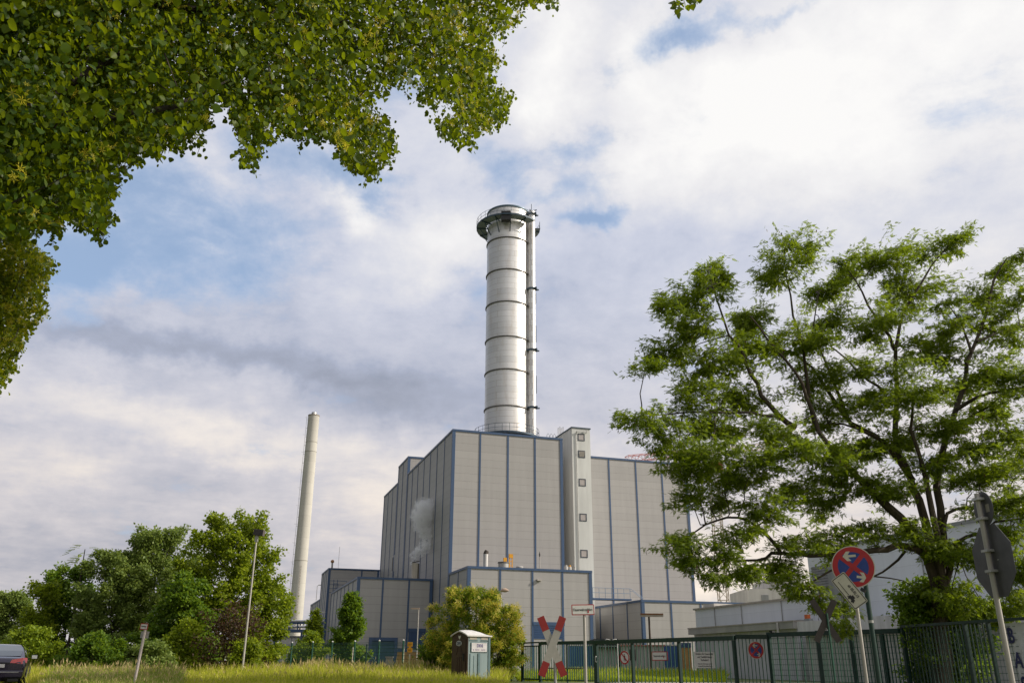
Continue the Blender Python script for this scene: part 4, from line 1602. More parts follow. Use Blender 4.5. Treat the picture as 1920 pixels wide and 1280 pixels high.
p = on_fence(gate, 1321.5, 1236.3)
o = thing('notice_board', 'white text notice hung on the right end of the sliding gate', 'notice', p, gate[1] + math.radians(20))
s = framed_sign(o, 1.0, .66, WHITE, GREYSH, .012)
for k, (tx, sz) in enumerate((('Einfahrt für Feuerwehr', .108), ('und Tankfahrzeuge', .108), ('freihalten!', .108), ('Parkende Fahrzeuge werden', .07), ('kostenpflichtig abgeschleppt', .07))):
    text(tx, sz, s, (0, -.006, (.235, .115, -.005, -.155, -.245)[k]), sx=.82, bold=.0012 if k < 3 else .0006)
p = on_fence(short, 1417.5, 1218)
o = thing('gate_no_stopping_sign', 'smaller round no-stopping sign hung on the green bars', 'road sign', p, short[1] + math.radians(10))
no_stopping(o, .335)
p = on_fence(wire, 942, 1212, -.05)
o = thing('company_sign', 'white plate with a red oval at the wire fence end', 'sign', p, math.radians(-18))
s = MB().plate(rrect(.70, .48, .01), 0, .006).build('sign_plate', mat('grey_white_plate', (0.42, 0.40, 0.38), .5), o)
MB().plate(disc(.115, 32, -.16, .02, .17), -.004, -.001).build('red_oval', mat('pink_red_print', (0.42, 0.04, 0.06), .5), s)
b = MB()
for k in range(5):
    b.box(-.235 + k * .032, -.212 + k * .032, -.006, -.0045, .0, .04)
b.build('oval_lettering', WHITE, s)
text('energie', .085, s, (.10, -.004, .01), bold=.001)
for px, lab, kind in ((937.3, 'left of two small round prohibition signs under the company plate', 0), (948.3, 'right of two small round prohibition signs under the company plate', 1)):
    p = on_fence(wire, px, 1231.3, -.05)
    o = thing('prohibition_sign', lab, 'sign', p, math.radians(-18), 'prohibition signs on the wire fence')
    s = MB().plate(rrect(.35, .44, .01), 0, .006).build('sign_plate', mat('grey_white_plate_dark', (0.20, 0.18, 0.17), .6), o)
    MB().plate(disc(.155, 28, 0, 0, .21), -.003, -.0005).build('white_disc', WHITE, s)
    b = MB()
    o1, o2 = disc(.155, 28, 0, 0, .21), disc(.12, 28, 0, 0, .165)
    b.add([(x, -.005, z) for x, z in o1] + [(x, -.005, z) for x, z in o2], [(k, (k + 1) % 28, 28 + (k + 1) % 28, 28 + k) for k in range(28)])
    if kind:
        b.add([(-.10, -.006, .10), (-.08, -.006, .13), (.10, -.006, -.10), (.08, -.006, -.13)], [(0, 3, 2, 1)])
    b.build('red_ring', mat('dull_red_print', (0.25, 0.05, 0.045), .6), s)
    b = MB()
    if kind == 0:
        b.plate([(-.03, .10), (-.05, .0), (-.04, -.12), (.05, -.12), (.055, .02), (.02, .11), (0, .03)], -.0045, -.0035)
    else:
        b.plate([(-.05, .09), (-.06, -.09), (.02, -.09), (.0, .09)], -.0045, -.0035).box(.02, .07, -.0045, -.0035, -.02, .05)
    b.build('pictogram', BLACKP, s)

# banner at the right edge
a, rz, L = fence_frame(n11, n12)
tb = 0.92
o = thing('banner', 'white corrugated banner with big blue letters on the fence at the right', 'banner', (n11[0] + (n12 - n11)[0] * .06, n11[1] + (n12 - n11)[1] * .06, 0), rz)
b = MB()
nw = 40
bw, bt, bb_ = 3.2, 2.10, 0.0
vs, fs = [], []
for k in range(nw + 1):
    x = .12 + bw * k / nw
    y = -.14 + .018 * math.sin(k * 1.7)
    vs += [(x, y, bb_), (x, y, bt), (x, y + .006, bb_), (x, y + .006, bt)]
for k in range(nw):
    i = 4 * k
    fs += [(i, i + 4, i + 5, i + 1), (i + 2, i + 3, i + 7, i + 6)]
b.add(vs, fs).build('sheet', mat('white_banner_sheet', (0.80, 0.79, 0.84), .5), o, smooth=True)
NAVY = mat('navy_print', (0.015, 0.02, 0.14), .5)
_bx = .12
for k, (ch_, zz, xx) in enumerate((('B', 1.72, .46), ('A', 1.02, .60), ('S', .34, .66))):
    text(ch_, .62, o, (_bx + xx, -.166, zz), m=NAVY, bold=.014, sx=.9, name='letter')

# ------------------------------------------------------------------ portable toilet
BROWN = mat('dark_brown_plastic', (0.050, 0.024, 0.017), .55, var=.1, scale=4, streak=True)
TEAL = mat('pale_teal_plastic', (0.24, 0.32, 0.335), .5, var=.12, scale=2.5, streak=True)
ROOFW = mat('white_plastic_roof', (0.66, 0.64, 0.62), .5, var=.08, scale=3)
d = 38.6
phi = math.radians(38)
cn = at(877, 1240, d)
o = thing('portable_toilet', 'brown and pale teal portable toilet standing in long grass', 'portable toilet', (cn[0], d, 0), phi)
S_ = 1.16
H_ = 2.02
wl = MB()
wl.box(.0, S_, .0, S_, .0, H_, 0)
wl.build('cabin', TEAL, o, bevel=.02)
# door side: local x = 0 plane, gable on top
MB().add([(-.03, -.02, 0), (-.03, S_ + .02, 0), (-.03, S_ + .02, H_), (-.03, S_ / 2, H_ + .20), (-.03, -.02, H_), (.0, -.02, 0), (.0, S_ + .02, 0), (.0, S_ + .02, H_), (.0, S_ / 2, H_ + .20), (.0, -.02, H_)],
         [(0, 4, 3, 2, 1), (5, 6, 7, 8, 9), (0, 5, 9, 4), (1, 2, 7, 6), (4, 9, 8, 3), (3, 8, 7, 2)]).build('door_frame', BROWN, o)
b = MB().box(-.055, -.032, .12, S_ - .12, .12, H_ - .16)
dr = b.build('door', BROWN, o, bevel=.01)
b = MB()
for y in (.42, .58, .74):
    b.box(-.068, -.0555, y - .045, y + .045, .3, 1.15)
b.bar((-.06, .36, 1.25), (-.06, .50, 1.62), .05, .02, upv=(1, 0, 0)).bar((-.06, .80, 1.25), (-.06, .66, 1.62), .05, .02, upv=(1, 0, 0))
b.build('door_rib', BROWN, dr)
MB().box(-.10, -.056, .20, .27, 1.0, 1.28).build('handle', BLACKP, dr)
ov = MB()
yc, zc_ = S_ * .52, 1.70
vs = [(-.062, yc - .21 * math.cos(2 * math.pi * k / 28), zc_ + .115 * math.sin(2 * math.pi * k / 28)) for k in range(28)]
ov.add(vs, [tuple(range(28))])
ov.build('oval_badge', mat('badge_white', (0.50, 0.52, 0.55), .4), dr)
text('DIXI', .15, dr, (-.066, yc, zc_), rot=(math.pi / 2, 0, -math.pi / 2), bold=.006, sx=1.0, m=mat('navy_lettering', (0.02, 0.03, 0.10), .5))
MB().add([(-.034, yc - .09, 2.02), (-.034, yc - .07, 1.94), (-.034, yc, 1.86), (-.034, yc + .07, 1.94), (-.034, yc + .09, 2.02), (-.034, yc, 2.0)], [(0, 1, 2, 3, 4, 5)][::1]).build('heart_cutout', WHITE, o)
# roof
rv = []
b = MB()
nseg = 8
ridge = [(-.09, .20), (.25, .235), (.6, .23), (.95, .17), (S_ + .08, .03)]
vs, fs = [], []
for (x, hh) in ridge:
    for k in range(nseg + 1):
        t = k / nseg
        y = -.07 + (S_ + .14) * t
        f_ = 1 - abs(2 * t - 1) ** 1.35
        vs.append((x, y, H_ + .005 + hh * f_))
nn = nseg + 1
for i in range(len(ridge) - 1):
    for k in range(nseg):
        fs.append((i * nn + k, (i + 1) * nn + k, (i + 1) * nn + k + 1, i * nn + k + 1))
of = len(vs)
vs2 = [(x, y, z - .05 if abs(z - H_) < .03 else z - .05) for x, y, z in vs]
fs2 = [tuple(of + i for i in f[::-1]) for f in fs]
b.add(vs + vs2, fs + fs2)
rim = list(range(nn)) + [nn * i + nn - 1 for i in range(1, len(ridge))] + [nn * (len(ridge) - 1) + k for k in range(nseg - 1, -1, -1)] + [nn * i for i in range(len(ridge) - 2, 0, -1)]
for k in range(len(rim)):
    i, j = rim[k], rim[(k + 1) % len(rim)]
    b.add([b.v[i], b.v[j], b.v[of + j], b.v[of + i]], [(0, 1, 2, 3)])
b.build('roof', ROOFW, o)
# side facing the camera's right: local y = 0 plane
TEALD = mat('dark_teal_plastic', (0.10, 0.17, 0.19), .55)
b = MB()
b.box(.10, .13, -.02, .0, .45, 1.28).box(.52, .62, -.03, .0, .0, 1.30).box(.30, .32, -.012, .0, .2, 1.2).box(S_ - .09, S_ + .01, -.025, .0, .0, 1.98).box(.05, .5, -.02, .0, 1.80, 1.83).box(.66, 1.05, -.02, .0, 1.80, 1.83)
b.build('side_rib', TEALD, o)
b = MB()
b.box(.08, .46, -.012, .0, 1.85, 1.97).box(.68, 1.04, -.012, .0, 1.85, 1.97)
b.build('vent_slot', mat('pale_vent', (0.40, 0.36, 0.30), .6), o)
pn = MB().box(.14, 1.02, -.03, .0, 1.34, 1.74).build('side_panel', TEALD, o)
MB().box(.17, .98, -.036, -.0305, 1.36, 1.72).build('advert_board', mat('advert_white', (0.62, 0.60, 0.62), .5), pn)
text('DIXI', .17, pn, (.60, -.04, 1.60), bold=.006, m=mat('violet_lettering', (0.10, 0.08, 0.22), .5))
b = MB()
b.box(.24, .28, -.039, -.0365, 1.41, 1.47)
for k in range(5):
    b.box(.34 + k * .05, .375 + k * .05, -.039, -.0365, 1.42, 1.46)
for k in range(4):
    b.box(.66 + k * .06, .70 + k * .06, -.039, -.0365, 1.42, 1.46)
b.build('phone_number_blocks', mat('faded_violet_print', (0.25, 0.20, 0.30), .5), pn)

# ------------------------------------------------------------------ car
o = None
cp_ = np.array([at(-9, 1255, 31)[0], 31.0]) + rd * 2.4
car = thing('parked_car', 'dark violet saloon car parked at the left edge, seen from behind', 'car', (cp_[0], cp_[1], 0.0), HEAD)
secs = [(-2.42, .80, .40, .84), (-2.38, .86, .30, .95), (-2.22, .895, .25, 1.025), (-1.85, .91, .22, 1.04), (-1.3, .92, .22, 1.02), (-.5, .925, .22, .99), (.5, .925, .22, .96), (1.2, .92, .22, .93), (1.8, .905, .22, .86), (2.2, .86, .25, .76), (2.38, .76, .32, .66), (2.44, .60, .4, .56)]
b = MB()
ncs = 0
for (y, w, zb, zt_) in secs:
    h = zt_ - zb
    half = [(0.0, zb), (w * .86, zb), (w * .97, zb + .10), (w, zb + h * .40), (w * 1.005, zb + h * .62), (w * .975, zt_ - h * .14), (w * .93, zt_ - .035), (w * .80, zt_ - .004), (0.0, zt_ + .012)]
    ring = [(x, y, z) for x, z in half] + [(-x, y, z) for x, z in half[-2:0:-1]]
    ncs = len(ring)
    b.v += ring
for i in range(len(secs) - 1):
    for k in range(ncs):
        k2 = (k + 1) % ncs
        b.f.append((i * ncs + k, i * ncs + k2, (i + 1) * ncs + k2, (i + 1) * ncs + k))
        b.m.append(0)
b.f.append(tuple(range(ncs)))
b.f.append(tuple((len(secs) - 1) * ncs + k for k in range(ncs - 1, -1, -1)))
b.m += [0, 0]
body = b.build('body', CARP, car, smooth=True)
sub = body.modifiers.new('smooth', 'SUBSURF')
sub.levels = 1
sub.render_levels = 2
b = MB()
cab = [(-1.95, .74, .98, 1.0), (-1.45, .76, .98, 1.22), (-.95, .74, .98, 1.40), (-.45, .735, .98, 1.455), (.1, .735, .98, 1.445), (.45, .735, .96, 1.38), (.9, .76, .94, 1.15), (1.3, .78, .92, .95)]
for (y, w, zb, zt_) in cab:
    f_ = (zt_ - .98) / .475
    wt = w * (1.10 - .26 * max(f_, 0))
    ring = [(w * 1.10, y, zb - .04), (w * 1.09, y, zb), (wt, y, zt_ - .05 * max(f_, .1)), (wt * .86, y, zt_), (0, y, zt_ + .015)]
    ring = ring + [(-x, yy, z) for x, yy, z in ring[-2::-1]]
    nr = len(ring)
    b.v += ring
for i in range(len(cab) - 1):
    for k in range(nr - 1):
        b.f.append((i * nr + k, i * nr + k + 1, (i + 1) * nr + k + 1, (i + 1) * nr + k))
        b.m.append(0)
b.build('cabin', CARP, car, smooth=True)
# glass panels lie just outside the cabin shell
b = MB()
b.add([(-.66, -1.875, 1.055), (.66, -1.875, 1.055), (.56, -.985, 1.412), (-.56, -.985, 1.412), (-.69, -1.47, 1.235), (.69, -1.47, 1.235)], [(0, 1, 5, 4), (4, 5, 2, 3)])
b.build('rear_window', CARGLASS, car)
for sx_ in (1, -1):
    b = MB()
    P_ = [(.832, -1.30, 1.03), (.835, -.55, 1.02), (.835, .9, 1.0), (.69, .38, 1.335), (.655, -.1, 1.395), (.65, -.75, 1.385), (.715, -1.12, 1.24)]
    b.add([((x + .012) * sx_, y, z) for x, y, z in P_], [tuple(range(7)) if sx_ > 0 else tuple(range(6, -1, -1))])
    b.build('side_window', CARGLASS, car)
    MB().box(min(sx_ * .835, sx_ * .845), max(sx_ * .835, sx_ * .845), -.62, -.55, 1.03, 1.38).build('door_pillar', BLACKP, car)
    m_ = MB().box(-.10, .10, -.06, .07, -.07, .07).build('mirror', CARP, car, loc=(sx_ * 1.02, .75, 1.04), bevel=.03)
    MB().box(-.085, .085, -.072, -.0605, -.055, .055).build('mirror_glass', mat('mirror_glass', (0.6, 0.65, 0.68), .08, .9), m_)
    for y in (-1.43, 1.43):
        w_ = MB().lathe([(.20, -.11), (.315, -.11), (.33, -.07), (.33, .07), (.315, .11), (.20, .11)], 32).build('wheel', BLACK, car, smooth=True, loc=(sx_ * .83, y, .33), rot=(0, math.pi / 2, 0))
        rm = MB()
        rm.lathe([(.205, .06), (.235, .112), (.20, .112), (.19, .05)], 28)
        for k in range(7):
            t = 2 * math.pi * k / 7
            rm.bar((.03 * math.cos(t), .03 * math.sin(t), .10), (.21 * math.cos(t), .21 * math.sin(t), .10), .05, .03)
        rm.lathe([(.0, .115), (.06, .11), (.06, .05)], 16)
        ro_ = rm.build('rim', mat('alloy_rim', (0.55, 0.55, 0.56), .3, .8), w_, smooth=True)
        if sx_ < 0:
            ro_.scale = (1, 1, -1)
        ar = MB()
        ar.lathe([(.33, 0), (.385, .0), (.385, .012), (.33, .012)], 32)
        ar.build('wheel_arch', BLACK, car, loc=(sx_ * .918, y, .34), rot=(0, sx_ * math.pi / 2, 0))
    b = MB()
    x0_, x1_ = (.46, .80)
    vs = [(.40, -2.415, .83), (.78, -2.40, .80), (.905, -2.20, .84), (.895, -2.16, .99), (.76, -2.33, 1.0), (.44, -2.40, .93)]
    vs = [(x * sx_, y - .02, z) for x, y, z in vs]
    inn = [(x * .97, y + .08, z) for x, y, z in vs]
    fs = [(0, 1, 4, 5), (1, 2, 3, 4)]
    if sx_ < 0:
        fs = [f[::-1] for f in fs]
    b.add(vs, fs)
    b.add(vs + inn, [(i, 6 + i, 6 + (i + 1) % 6, (i + 1) % 6) for i in range(6)])
    b.build('tail_light', LENS, car)
b = MB()
b.box(-.85, .85, -2.47, -2.36, .34, .60)
b.build('bumper', CARP, car, bevel=.05)
MB().box(-.72, .72, -2.475, -2.462, .52, .55).build('bumper_strip', GALV, car)
MB().box(-.26, .26, -2.45, -2.425, .68, .79).build('number_plate', WHITE, car)
MB().box(-.62, .62, -2.44, -2.41, .80, .825).build('boot_trim', BLACKP, car)
MB().box(.42, .74, -2.47, -2.40, .24, .33).build('diffuser', BLACK, car)

# ------------------------------------------------------------------ lamps
def street_lamp(label, px, ytop, d, ybase, head, name='street_lamp', m=GREYPOLE, group='street lamps in the power station yard', r=.06):
    p = at(px, ytop, d)
    o = thing(name, label, 'street lamp', (p[0], d, 0), 0, group)
    MB().path([(0, 0, 0), (0, 0, p[2])], [r * 1.3, r], 10).build('pole', m, o, smooth=True)
    head(o, p[2])
    return o


def head_flood(o, z):
    MB().box(-.27, .22, -.18, .18, .06, .36).build('lamp_head', mat('flood_housing', (0.10, 0.08, 0.075), .6), o, loc=(.10, 0, z), rot=(0, math.radians(6), 0))
    b = MB()
    for k in range(6):
        b.box(-.275, .225, -.19, -.182, .09 + k * .045, .11 + k * .045)
    b.build('louvre', BLACKP, o, loc=(.10, 0, z), rot=(0, math.radians(6), 0))
    MB().bar((0, 0, z - .25), (0, 0, z + .12), .14).build('bracket', GALV, o)


def head_oval(o, z):
    MB().path([(-.05, 0, z), (.12, 0, z + .05), (.38, 0, z + .05), (.62, 0, z + .02)], [.06, .15, .17, .05], 12).build('lamp_head', mat('beige_lamp_head', (0.50, 0.36, 0.27), .5), o, smooth=True)


def head_arm(o, z):
    MB().box(-.75, .1, -.1, .1, z - .02, z + .1).build('lamp_head', mat('beige_lamp_head', (0.50, 0.36, 0.27), .5), o)
    MB().box(-.7, .0, -.08, .08, z - .05, z - .025).build('diffuser', WHITE, o)


def head_flat(o, z):
    MB().box(-.62, 1.05, -.16, .16, z, z + .1).build('lamp_head', mat('rusty_lamp_top', (0.22, 0.10, 0.05), .8), o)
    MB().box(-.55, 1.05, -.14, .14, z - .13, z - .003).build('diffuser', mat('pale_diffuser', (0.42, 0.36, 0.30), .6), o)


street_lamp('tall floodlight mast with a square dark head beside the left trees', 481.5, 1006, 44, 1200, head_flood, 'floodlight_mast', group=None, r=.042)
street_lamp('street lamp with a beige oval head over the yellow-flowering bush', 939.5, 1107, 72, 1200, head_oval)
street_lamp('thin street lamp before the blue louvred door of the left annex', 785, 1141, 90, 1200, head_arm, r=.045)
o_ = street_lamp('street lamp with wide flat rusty head before the low right block', 1216.5, 1152, 66, 1200, head_flat, m=mat('brown_lamp_pole', (0.07, 0.05, 0.04), .8), r=.07)

# ------------------------------------------------------------------ small things in the yard behind the fences
d = 53.5
p = at(768.5, 1215, d)
o = thing('yellow_marker', 'yellow double-square pipeline marker on a post behind the wire fence', 'marker sign', (p[0], d, 0))
MB().bar((0, .03, 0), (0, .03, 1.4), .07).build('post', CREAM, o)
z0_ = at(768, 1222, d)[2]
z1_ = at(769, 1203, d)[2]
b = MB()
b.box(-.15, .15, -.03, .0, z0_, z0_ + .24).box(-.15, .15, -.03, .0, z1_ - .24, z1_).box(-.075, .075, -.03, .0, z0_ + .24, z1_ - .24)
b.build('plate', YELLOW, o)
b = MB()
for k in range(3):
    b.box(-.09 + k * .07, -.06 + k * .07, -.034, -.031, z1_ - .17, z1_ - .07).box(-.09 + k * .07, -.06 + k * .07, -.034, -.031, z0_ + .07, z0_ + .17)
b.build('marks', mat('marker_print', (0.25, 0.12, 0.01), .6), o)
d = 51
p0, p1 = at(723, 1240, d), at(735, 1240, d)
o = thing('utility_cabinet', 'weathered grey concrete cabinet at the wire fence in the grass', 'utility cabinet', ((p0[0] + p1[0]) / 2, d, 0))
w_ = p1[0] - p0[0]
zt_ = at(728, 1232, d)[2]
MB().box(-w_ / 2, w_ / 2, 0, .4, 0, zt_).build('box', CONCB, o, bevel=.02)
MB().box(-w_ / 2 - .03, w_ / 2 + .03, -.03, .43, zt_, zt_ + .06).build('lid', CONCB, o)
for px, yt, dd, lab in ((757, 1213.5, 56, 'white marker post left of the yellow marker'), (662, 1213, 62, 'white marker post before the conical tree')):
    p = at(px, yt, dd)
    o = thing('marker_post', lab, 'marker post', (p[0], dd, 0), 0, 'white marker posts')
    MB().tube((0, 0, 0), (0, 0, p[2]), .042, 10).build('post', CREAM, o, smooth=True)
    MB().lathe([(.062, p[2] - .1), (.068, p[2] - .1), (.0, p[2] + .05)], 10).build('cap', GREYSH, o)
d = 64
p = at(688, 1207, d)
o = thing('braced_post', 'dark green fence post with two slanting struts by the teal gate', 'post', (p[0], d, 0))
MB().tube((0, 0, 0), (0, 0, p[2]), .06, 8).build('post', GREENP, o)
b = MB()
b.tube((0, 0, p[2] - .5), (-1.3, 0, .2), .035, 6).tube((0, 0, p[2] - .5), (1.5, 0, .2), .035, 6)
b.build('strut', GREENP, o)
# low grey shed, blue containers behind the sliding gate
d = 70
x0_, x1_ = at(1166, 1240, d)[0], at(1246, 1240, d)[0]
zt_ = at(1200, 1208, d)[2]
o = thing('grey_shed', 'low pale grey shed with red roof edge behind the sliding gate', 'shed', (x0_, d, 0))
wv = x1_ - x0_
MB().box(0, wv, 0, 4, 0, zt_ - .1).build('wall', mat('pale_shed_sheet', (0.40, 0.39, 0.37), .7, streak=True), o)
MB().box(-.1, wv + .1, -.1, 4.1, zt_ - .1, zt_).build('roof', mat('red_roof_edge', (0.30, 0.12, 0.09), .7), o)
b = MB()
for k in range(1, 10):
    b.box(wv * k / 10 - .04, wv * k / 10 + .04, -.04, .0, 0, zt_ - .12)
b.build('rib', GREYSH, o)
MB().box(wv * .18, wv * .33, -.05, .02, 1.2, 2.0).build('window', mat('dark_louvre', (0.05, 0.04, 0.035), .7), o)
x2_ = at(1117, 1240, d)[0]
o = thing('dark_shed', 'dark grey shed with a black roof left behind the sliding gate', 'shed', (x2_, d + .4, 0))
wd_ = x0_ - x2_ - .2
MB().box(0, wd_, 0, 4, 0, 2.1).build('wall', GREYSH, o)
MB().box(-.1, wd_ - .02, -.3, 4.1, 2.1, 2.75).build('roof', mat('black_roof_felt', (0.035, 0.045, 0.05), .8), o)
b = MB()
for zz in (2.2, 2.4, 2.6):
    b.box(-.08, wd_ - .1, -.34, -.302, zz, zz + .05)
b.build('roof_batten', GREYSH, o)
for pa_, pb_, dd, lab in ((1068, 1113, 72, 'blue container behind the bar fence by the Feuerwehrzufahrt pole'), (1246, 1279, 71, 'blue container at the right end of the pale grey shed')):
    xa, xb = at(pa_, 1240, dd)[0], at(pb_, 1240, dd)[0]
    zt_ = at(pa_, 1210, dd)[2]
    o = thing('blue_container', lab, 'container', (xa, dd, 0), 0, 'blue containers behind the gates')
    ww = xb - xa
    MB().box(0, ww, 0, 3, .1, zt_).build('body', mat('blue_container_paint', (0.035, 0.12, 0.33), .5, streak=True), o)
    b = MB()
    nn_ = int(ww / .22)
    for k in range(nn_):
        b.box(k * .22 + .03, k * .22 + .13, -.04, .0, .2, zt_ - .1)
    b.build('corrugation', mat('blue_container_paint', (0.035, 0.12, 0.33)), o)
    MB().box(-.02, ww + .02, -.06, 3.02, zt_ + .003, zt_ + .1).build('top_frame', WHITEW, o)
    MB().box(0, ww, -.02, 3, 0, .1).build('base_frame', BLUE_D, o)
d = 70
xa, xb = at(1281, 1240, d)[0], at(1297, 1240, d)[0]
o = thing('ochre_wall', 'short ochre wall with a blue cap next to the low extension', 'wall', (xa, d, 0))
MB().box(0, xb - xa, 0, .4, 0, 2.15).build('wall', PLINTH, o)
MB().box(-.02, xb - xa + .02, -.05, .45, 2.15, 2.5).build('cap', BLUE_D, o)
# white tubular barrier hoop
d = 47.5
xa, xb = at(1136, 1240, d)[0], at(1159, 1240, d)[0]
zt_ = at(1148, 1197.5, d)[2]
o = thing('tube_hoop', 'white tubular hoop standing behind the left end of the sliding gate', 'barrier', (xa, d, 0))
ww = xb - xa
MB().path([(0, 0, 0), (0, 0, zt_ - .08), (.06, 0, zt_), (ww * .25, 0, zt_ - .01), (ww * .5, 0, zt_ - .07), (ww * .75, 0, zt_ - .01), (ww - .06, 0, zt_), (ww, 0, zt_ - .08), (ww, 0, 0)], .022, 8).build('tube', WHITE, o, smooth=True)
# ------------------------------------------------------------------ plants
def frames(dirs, rolls):
    """(N,3,3) matrices whose columns are side, along, normal"""
    d = dirs / np.linalg.norm(dirs, axis=1, keepdims=True)
    ref = np.where(np.abs(d[:, 2:3]) > 0.95, np.array([[1.0, 0, 0]]), np.array([[0, 0, 1.0]]))
    s = np.cross(d, ref)
    s /= np.linalg.norm(s, axis=1, keepdims=True)
    n = np.cross(s, d)
    c, k = np.cos(rolls)[:, None], np.sin(rolls)[:, None]
    s2 = s * c + n * k
    n2 = -s * k + n * c
    return np.stack([s2, d, n2], axis=2)


def leaf_cloud(name, pos, dirs, rolls, size, tmpl, faces, m, parent=None, mats=None, midx=None):
    """one mesh of many separate leaves"""
    N = len(pos)
    T = np.array(tmpl, float)
    K = len(T)
    Rm = frames(dirs, rolls)
    V = np.einsum('nij,kj->nki', Rm, T) * size[:, None, None] + pos[:, None, :]
    V = V.reshape(-1, 3).astype(np.float32)
    nf = len(faces)
    lens = np.array([len(f) for f in faces])
    flat = np.concatenate([np.array(f) for f in faces])
    loops = (np.arange(N)[:, None] * K + flat[None, :]).reshape(-1)
    ltot = np.tile(lens, N)
    lstart = np.concatenate([[0], np.cumsum(ltot)[:-1]])
    me = bpy.data.meshes.new(name)
    me.vertices.add(len(V))
    me.vertices.foreach_set('co', V.ravel())
    me.loops.add(len(loops))
    me.loops.foreach_set('vertex_index', loops.astype(np.int32))
    me.polygons.add(N * nf)
    me.polygons.foreach_set('loop_start', lstart.astype(np.int32))
    me.polygons.foreach_set('loop_total', ltot.astype(np.int32))
    for mm in (mats or [m]):
        me.materials.append(mm)
    if midx is not None:
        me.polygons.foreach_set('material_index', np.repeat(midx, nf).astype(np.int32))
    me.update(calc_edges=True)
    o = bpy.data.objects.new(name, me)
    COL.objects.link(o)
    if parent is not None:
        o.parent = parent
    return o


OVATE = ([(0, 0, 0), (-.40, .16, .05), (-.47, .45, .08), (-.26, .78, .03), (0, 1.0, -.06), (0, .5, -.05), (.26, .78, .03), (.47, .45, .08), (.40, .16, .05)],
         [(0, 5, 2, 1), (5, 4, 3, 2), (0, 8, 7, 5), (5, 7, 6, 4)])
QUAD = ([(0, 0, 0), (.36, .45, .06), (0, 1, -.08), (-.36, .45, .06)], [(0, 1, 2, 3)])
LANCE = ([(0, 0, 0), (.17, .4, .05), (0, 1, -.10), (-.17, .4, .05)], [(0, 1, 2, 3)])
STAR = ([], [])
for k in range(6):
    t = math.pi * 2 * k / 6 + .3
    c_, s_ = math.cos(t), math.sin(t)
    i = len(STAR[0])
    STAR[0].extend([(0, 0, 0), (.5 * c_ - .1 * s_, .5 * s_ + .1 * c_, .12), (1.0 * c_, 1.0 * s_, -.05), (.5 * c_ + .1 * s_, .5 * s_ - .1 * c_, .12)])
    STAR[1].append((i, i + 1, i + 2, i + 3))
PINN = ([], [])
for k in range(5):
    for sg_ in (-1, 1):
        y = .16 + .18 * k
        ln, wd = .31 - .012 * k * k, .098
        ax, ay = sg_ * .84, .54
        i = len(PINN[0])
        px_, py_ = -ay, ax
        PINN[0].extend([(0, y, 0), (ax * ln * .5 + px_ * wd, y + ay * ln * .5 + py_ * wd, -.015), (ax * ln, y + ay * ln, -.07), (ax * ln * .5 - px_ * wd, y + ay * ln * .5 - py_ * wd, -.015)])
        PINN[1].append((i, i + 1, i + 2, i + 3) if sg_ < 0 else (i + 3, i + 2, i + 1, i))
i = len(PINN[0])
PINN[0].extend([(0, 1.0, -.02), (.07, 1.12, -.03), (0, 1.26, -.07), (-.07, 1.12, -.03)])
PINN[1].append((i, i + 1, i + 2, i + 3))
i = len(PINN[0])
PINN[0].extend([(-.012, 0, 0), (.012, 0, 0), (.008, 1.0, -.02), (-.008, 1.0, -.02)])
PINN[1].append((i, i + 1, i + 2, i + 3))


def rdir(n, upb=0.0, out=None, ob=0.0):
    d = rng.normal(size=(n, 3))
    d /= np.linalg.norm(d, axis=1, keepdims=True)
    d[:, 2] += upb
    if out is not None:
        d += out * ob
    return d


L_DEEP = leaf_mat('deep_green_leaves', [(0, (0.030, 0.075, 0.008)), (.45, (0.096, 0.180, 0.018)), (1, (0.240, 0.330, 0.035))], .44, (0.32, 0.46, 0.02))
L_MID = leaf_mat('mid_green_leaves', [(0, (0.055, 0.110, 0.008)), (.45, (0.170, 0.230, 0.016)), (1, (0.345, 0.385, 0.032))], .46, (0.46, 0.58, 0.02))
L_GREY = leaf_mat('grey_green_leaves', [(0, (0.062, 0.108, 0.024)), (.45, (0.170, 0.240, 0.055)), (1, (0.320, 0.385, 0.100))], .40, (0.38, 0.48, 0.07))
L_LIGHT = leaf_mat('light_green_leaves', [(0, (0.050, 0.095, 0.006)), (.45, (0.165, 0.245, 0.014)), (1, (0.330, 0.390, 0.028))], .40, (0.40, 0.50, 0.02))
L_BUSH = leaf_mat('chestnut_leaves', [(0, (0.050, 0.085, 0.006)), (.45, (0.130, 0.210, 0.012)), (1, (0.290, 0.360, 0.025))], .40, (0.38, 0.48, 0.015))
L_PURP = leaf_mat('purple_brown_leaves', [(0, (0.026, 0.014, 0.012)), (.5, (0.062, 0.034, 0.022)), (1, (0.130, 0.095, 0.040))], .25, (0.16, 0.07, 0.03))
L_ROB = leaf_mat('robinia_leaflets', [(0, (0.044, 0.086, 0.007)), (.45, (0.135, 0.205, 0.013)), (1, (0.300, 0.350, 0.024))], .48, (0.36, 0.47, 0.012))
L_LIND = leaf_mat('linden_leaves', [(0, (0.008, 0.025, 0.002)), (.5, (0.032, 0.072, 0.004)), (1, (0.180, 0.235, 0.010))], .42, (0.40, 0.48, 0.006), .42, .20)
L_LIND2 = leaf_mat('sunlit_linden_leaves', [(0, (0.016, 0.040, 0.003)), (.5, (0.075, 0.120, 0.006)), (1, (0.230, 0.270, 0.012))], .45, (0.46, 0.50, 0.008), .42, .22)
L_FLOW = leaf_mat('yellow_linden_blossom', [(0, (0.40, 0.34, 0.02)), (1, (0.72, 0.64, 0.07))], .45, (0.7, 0.60, 0.04))
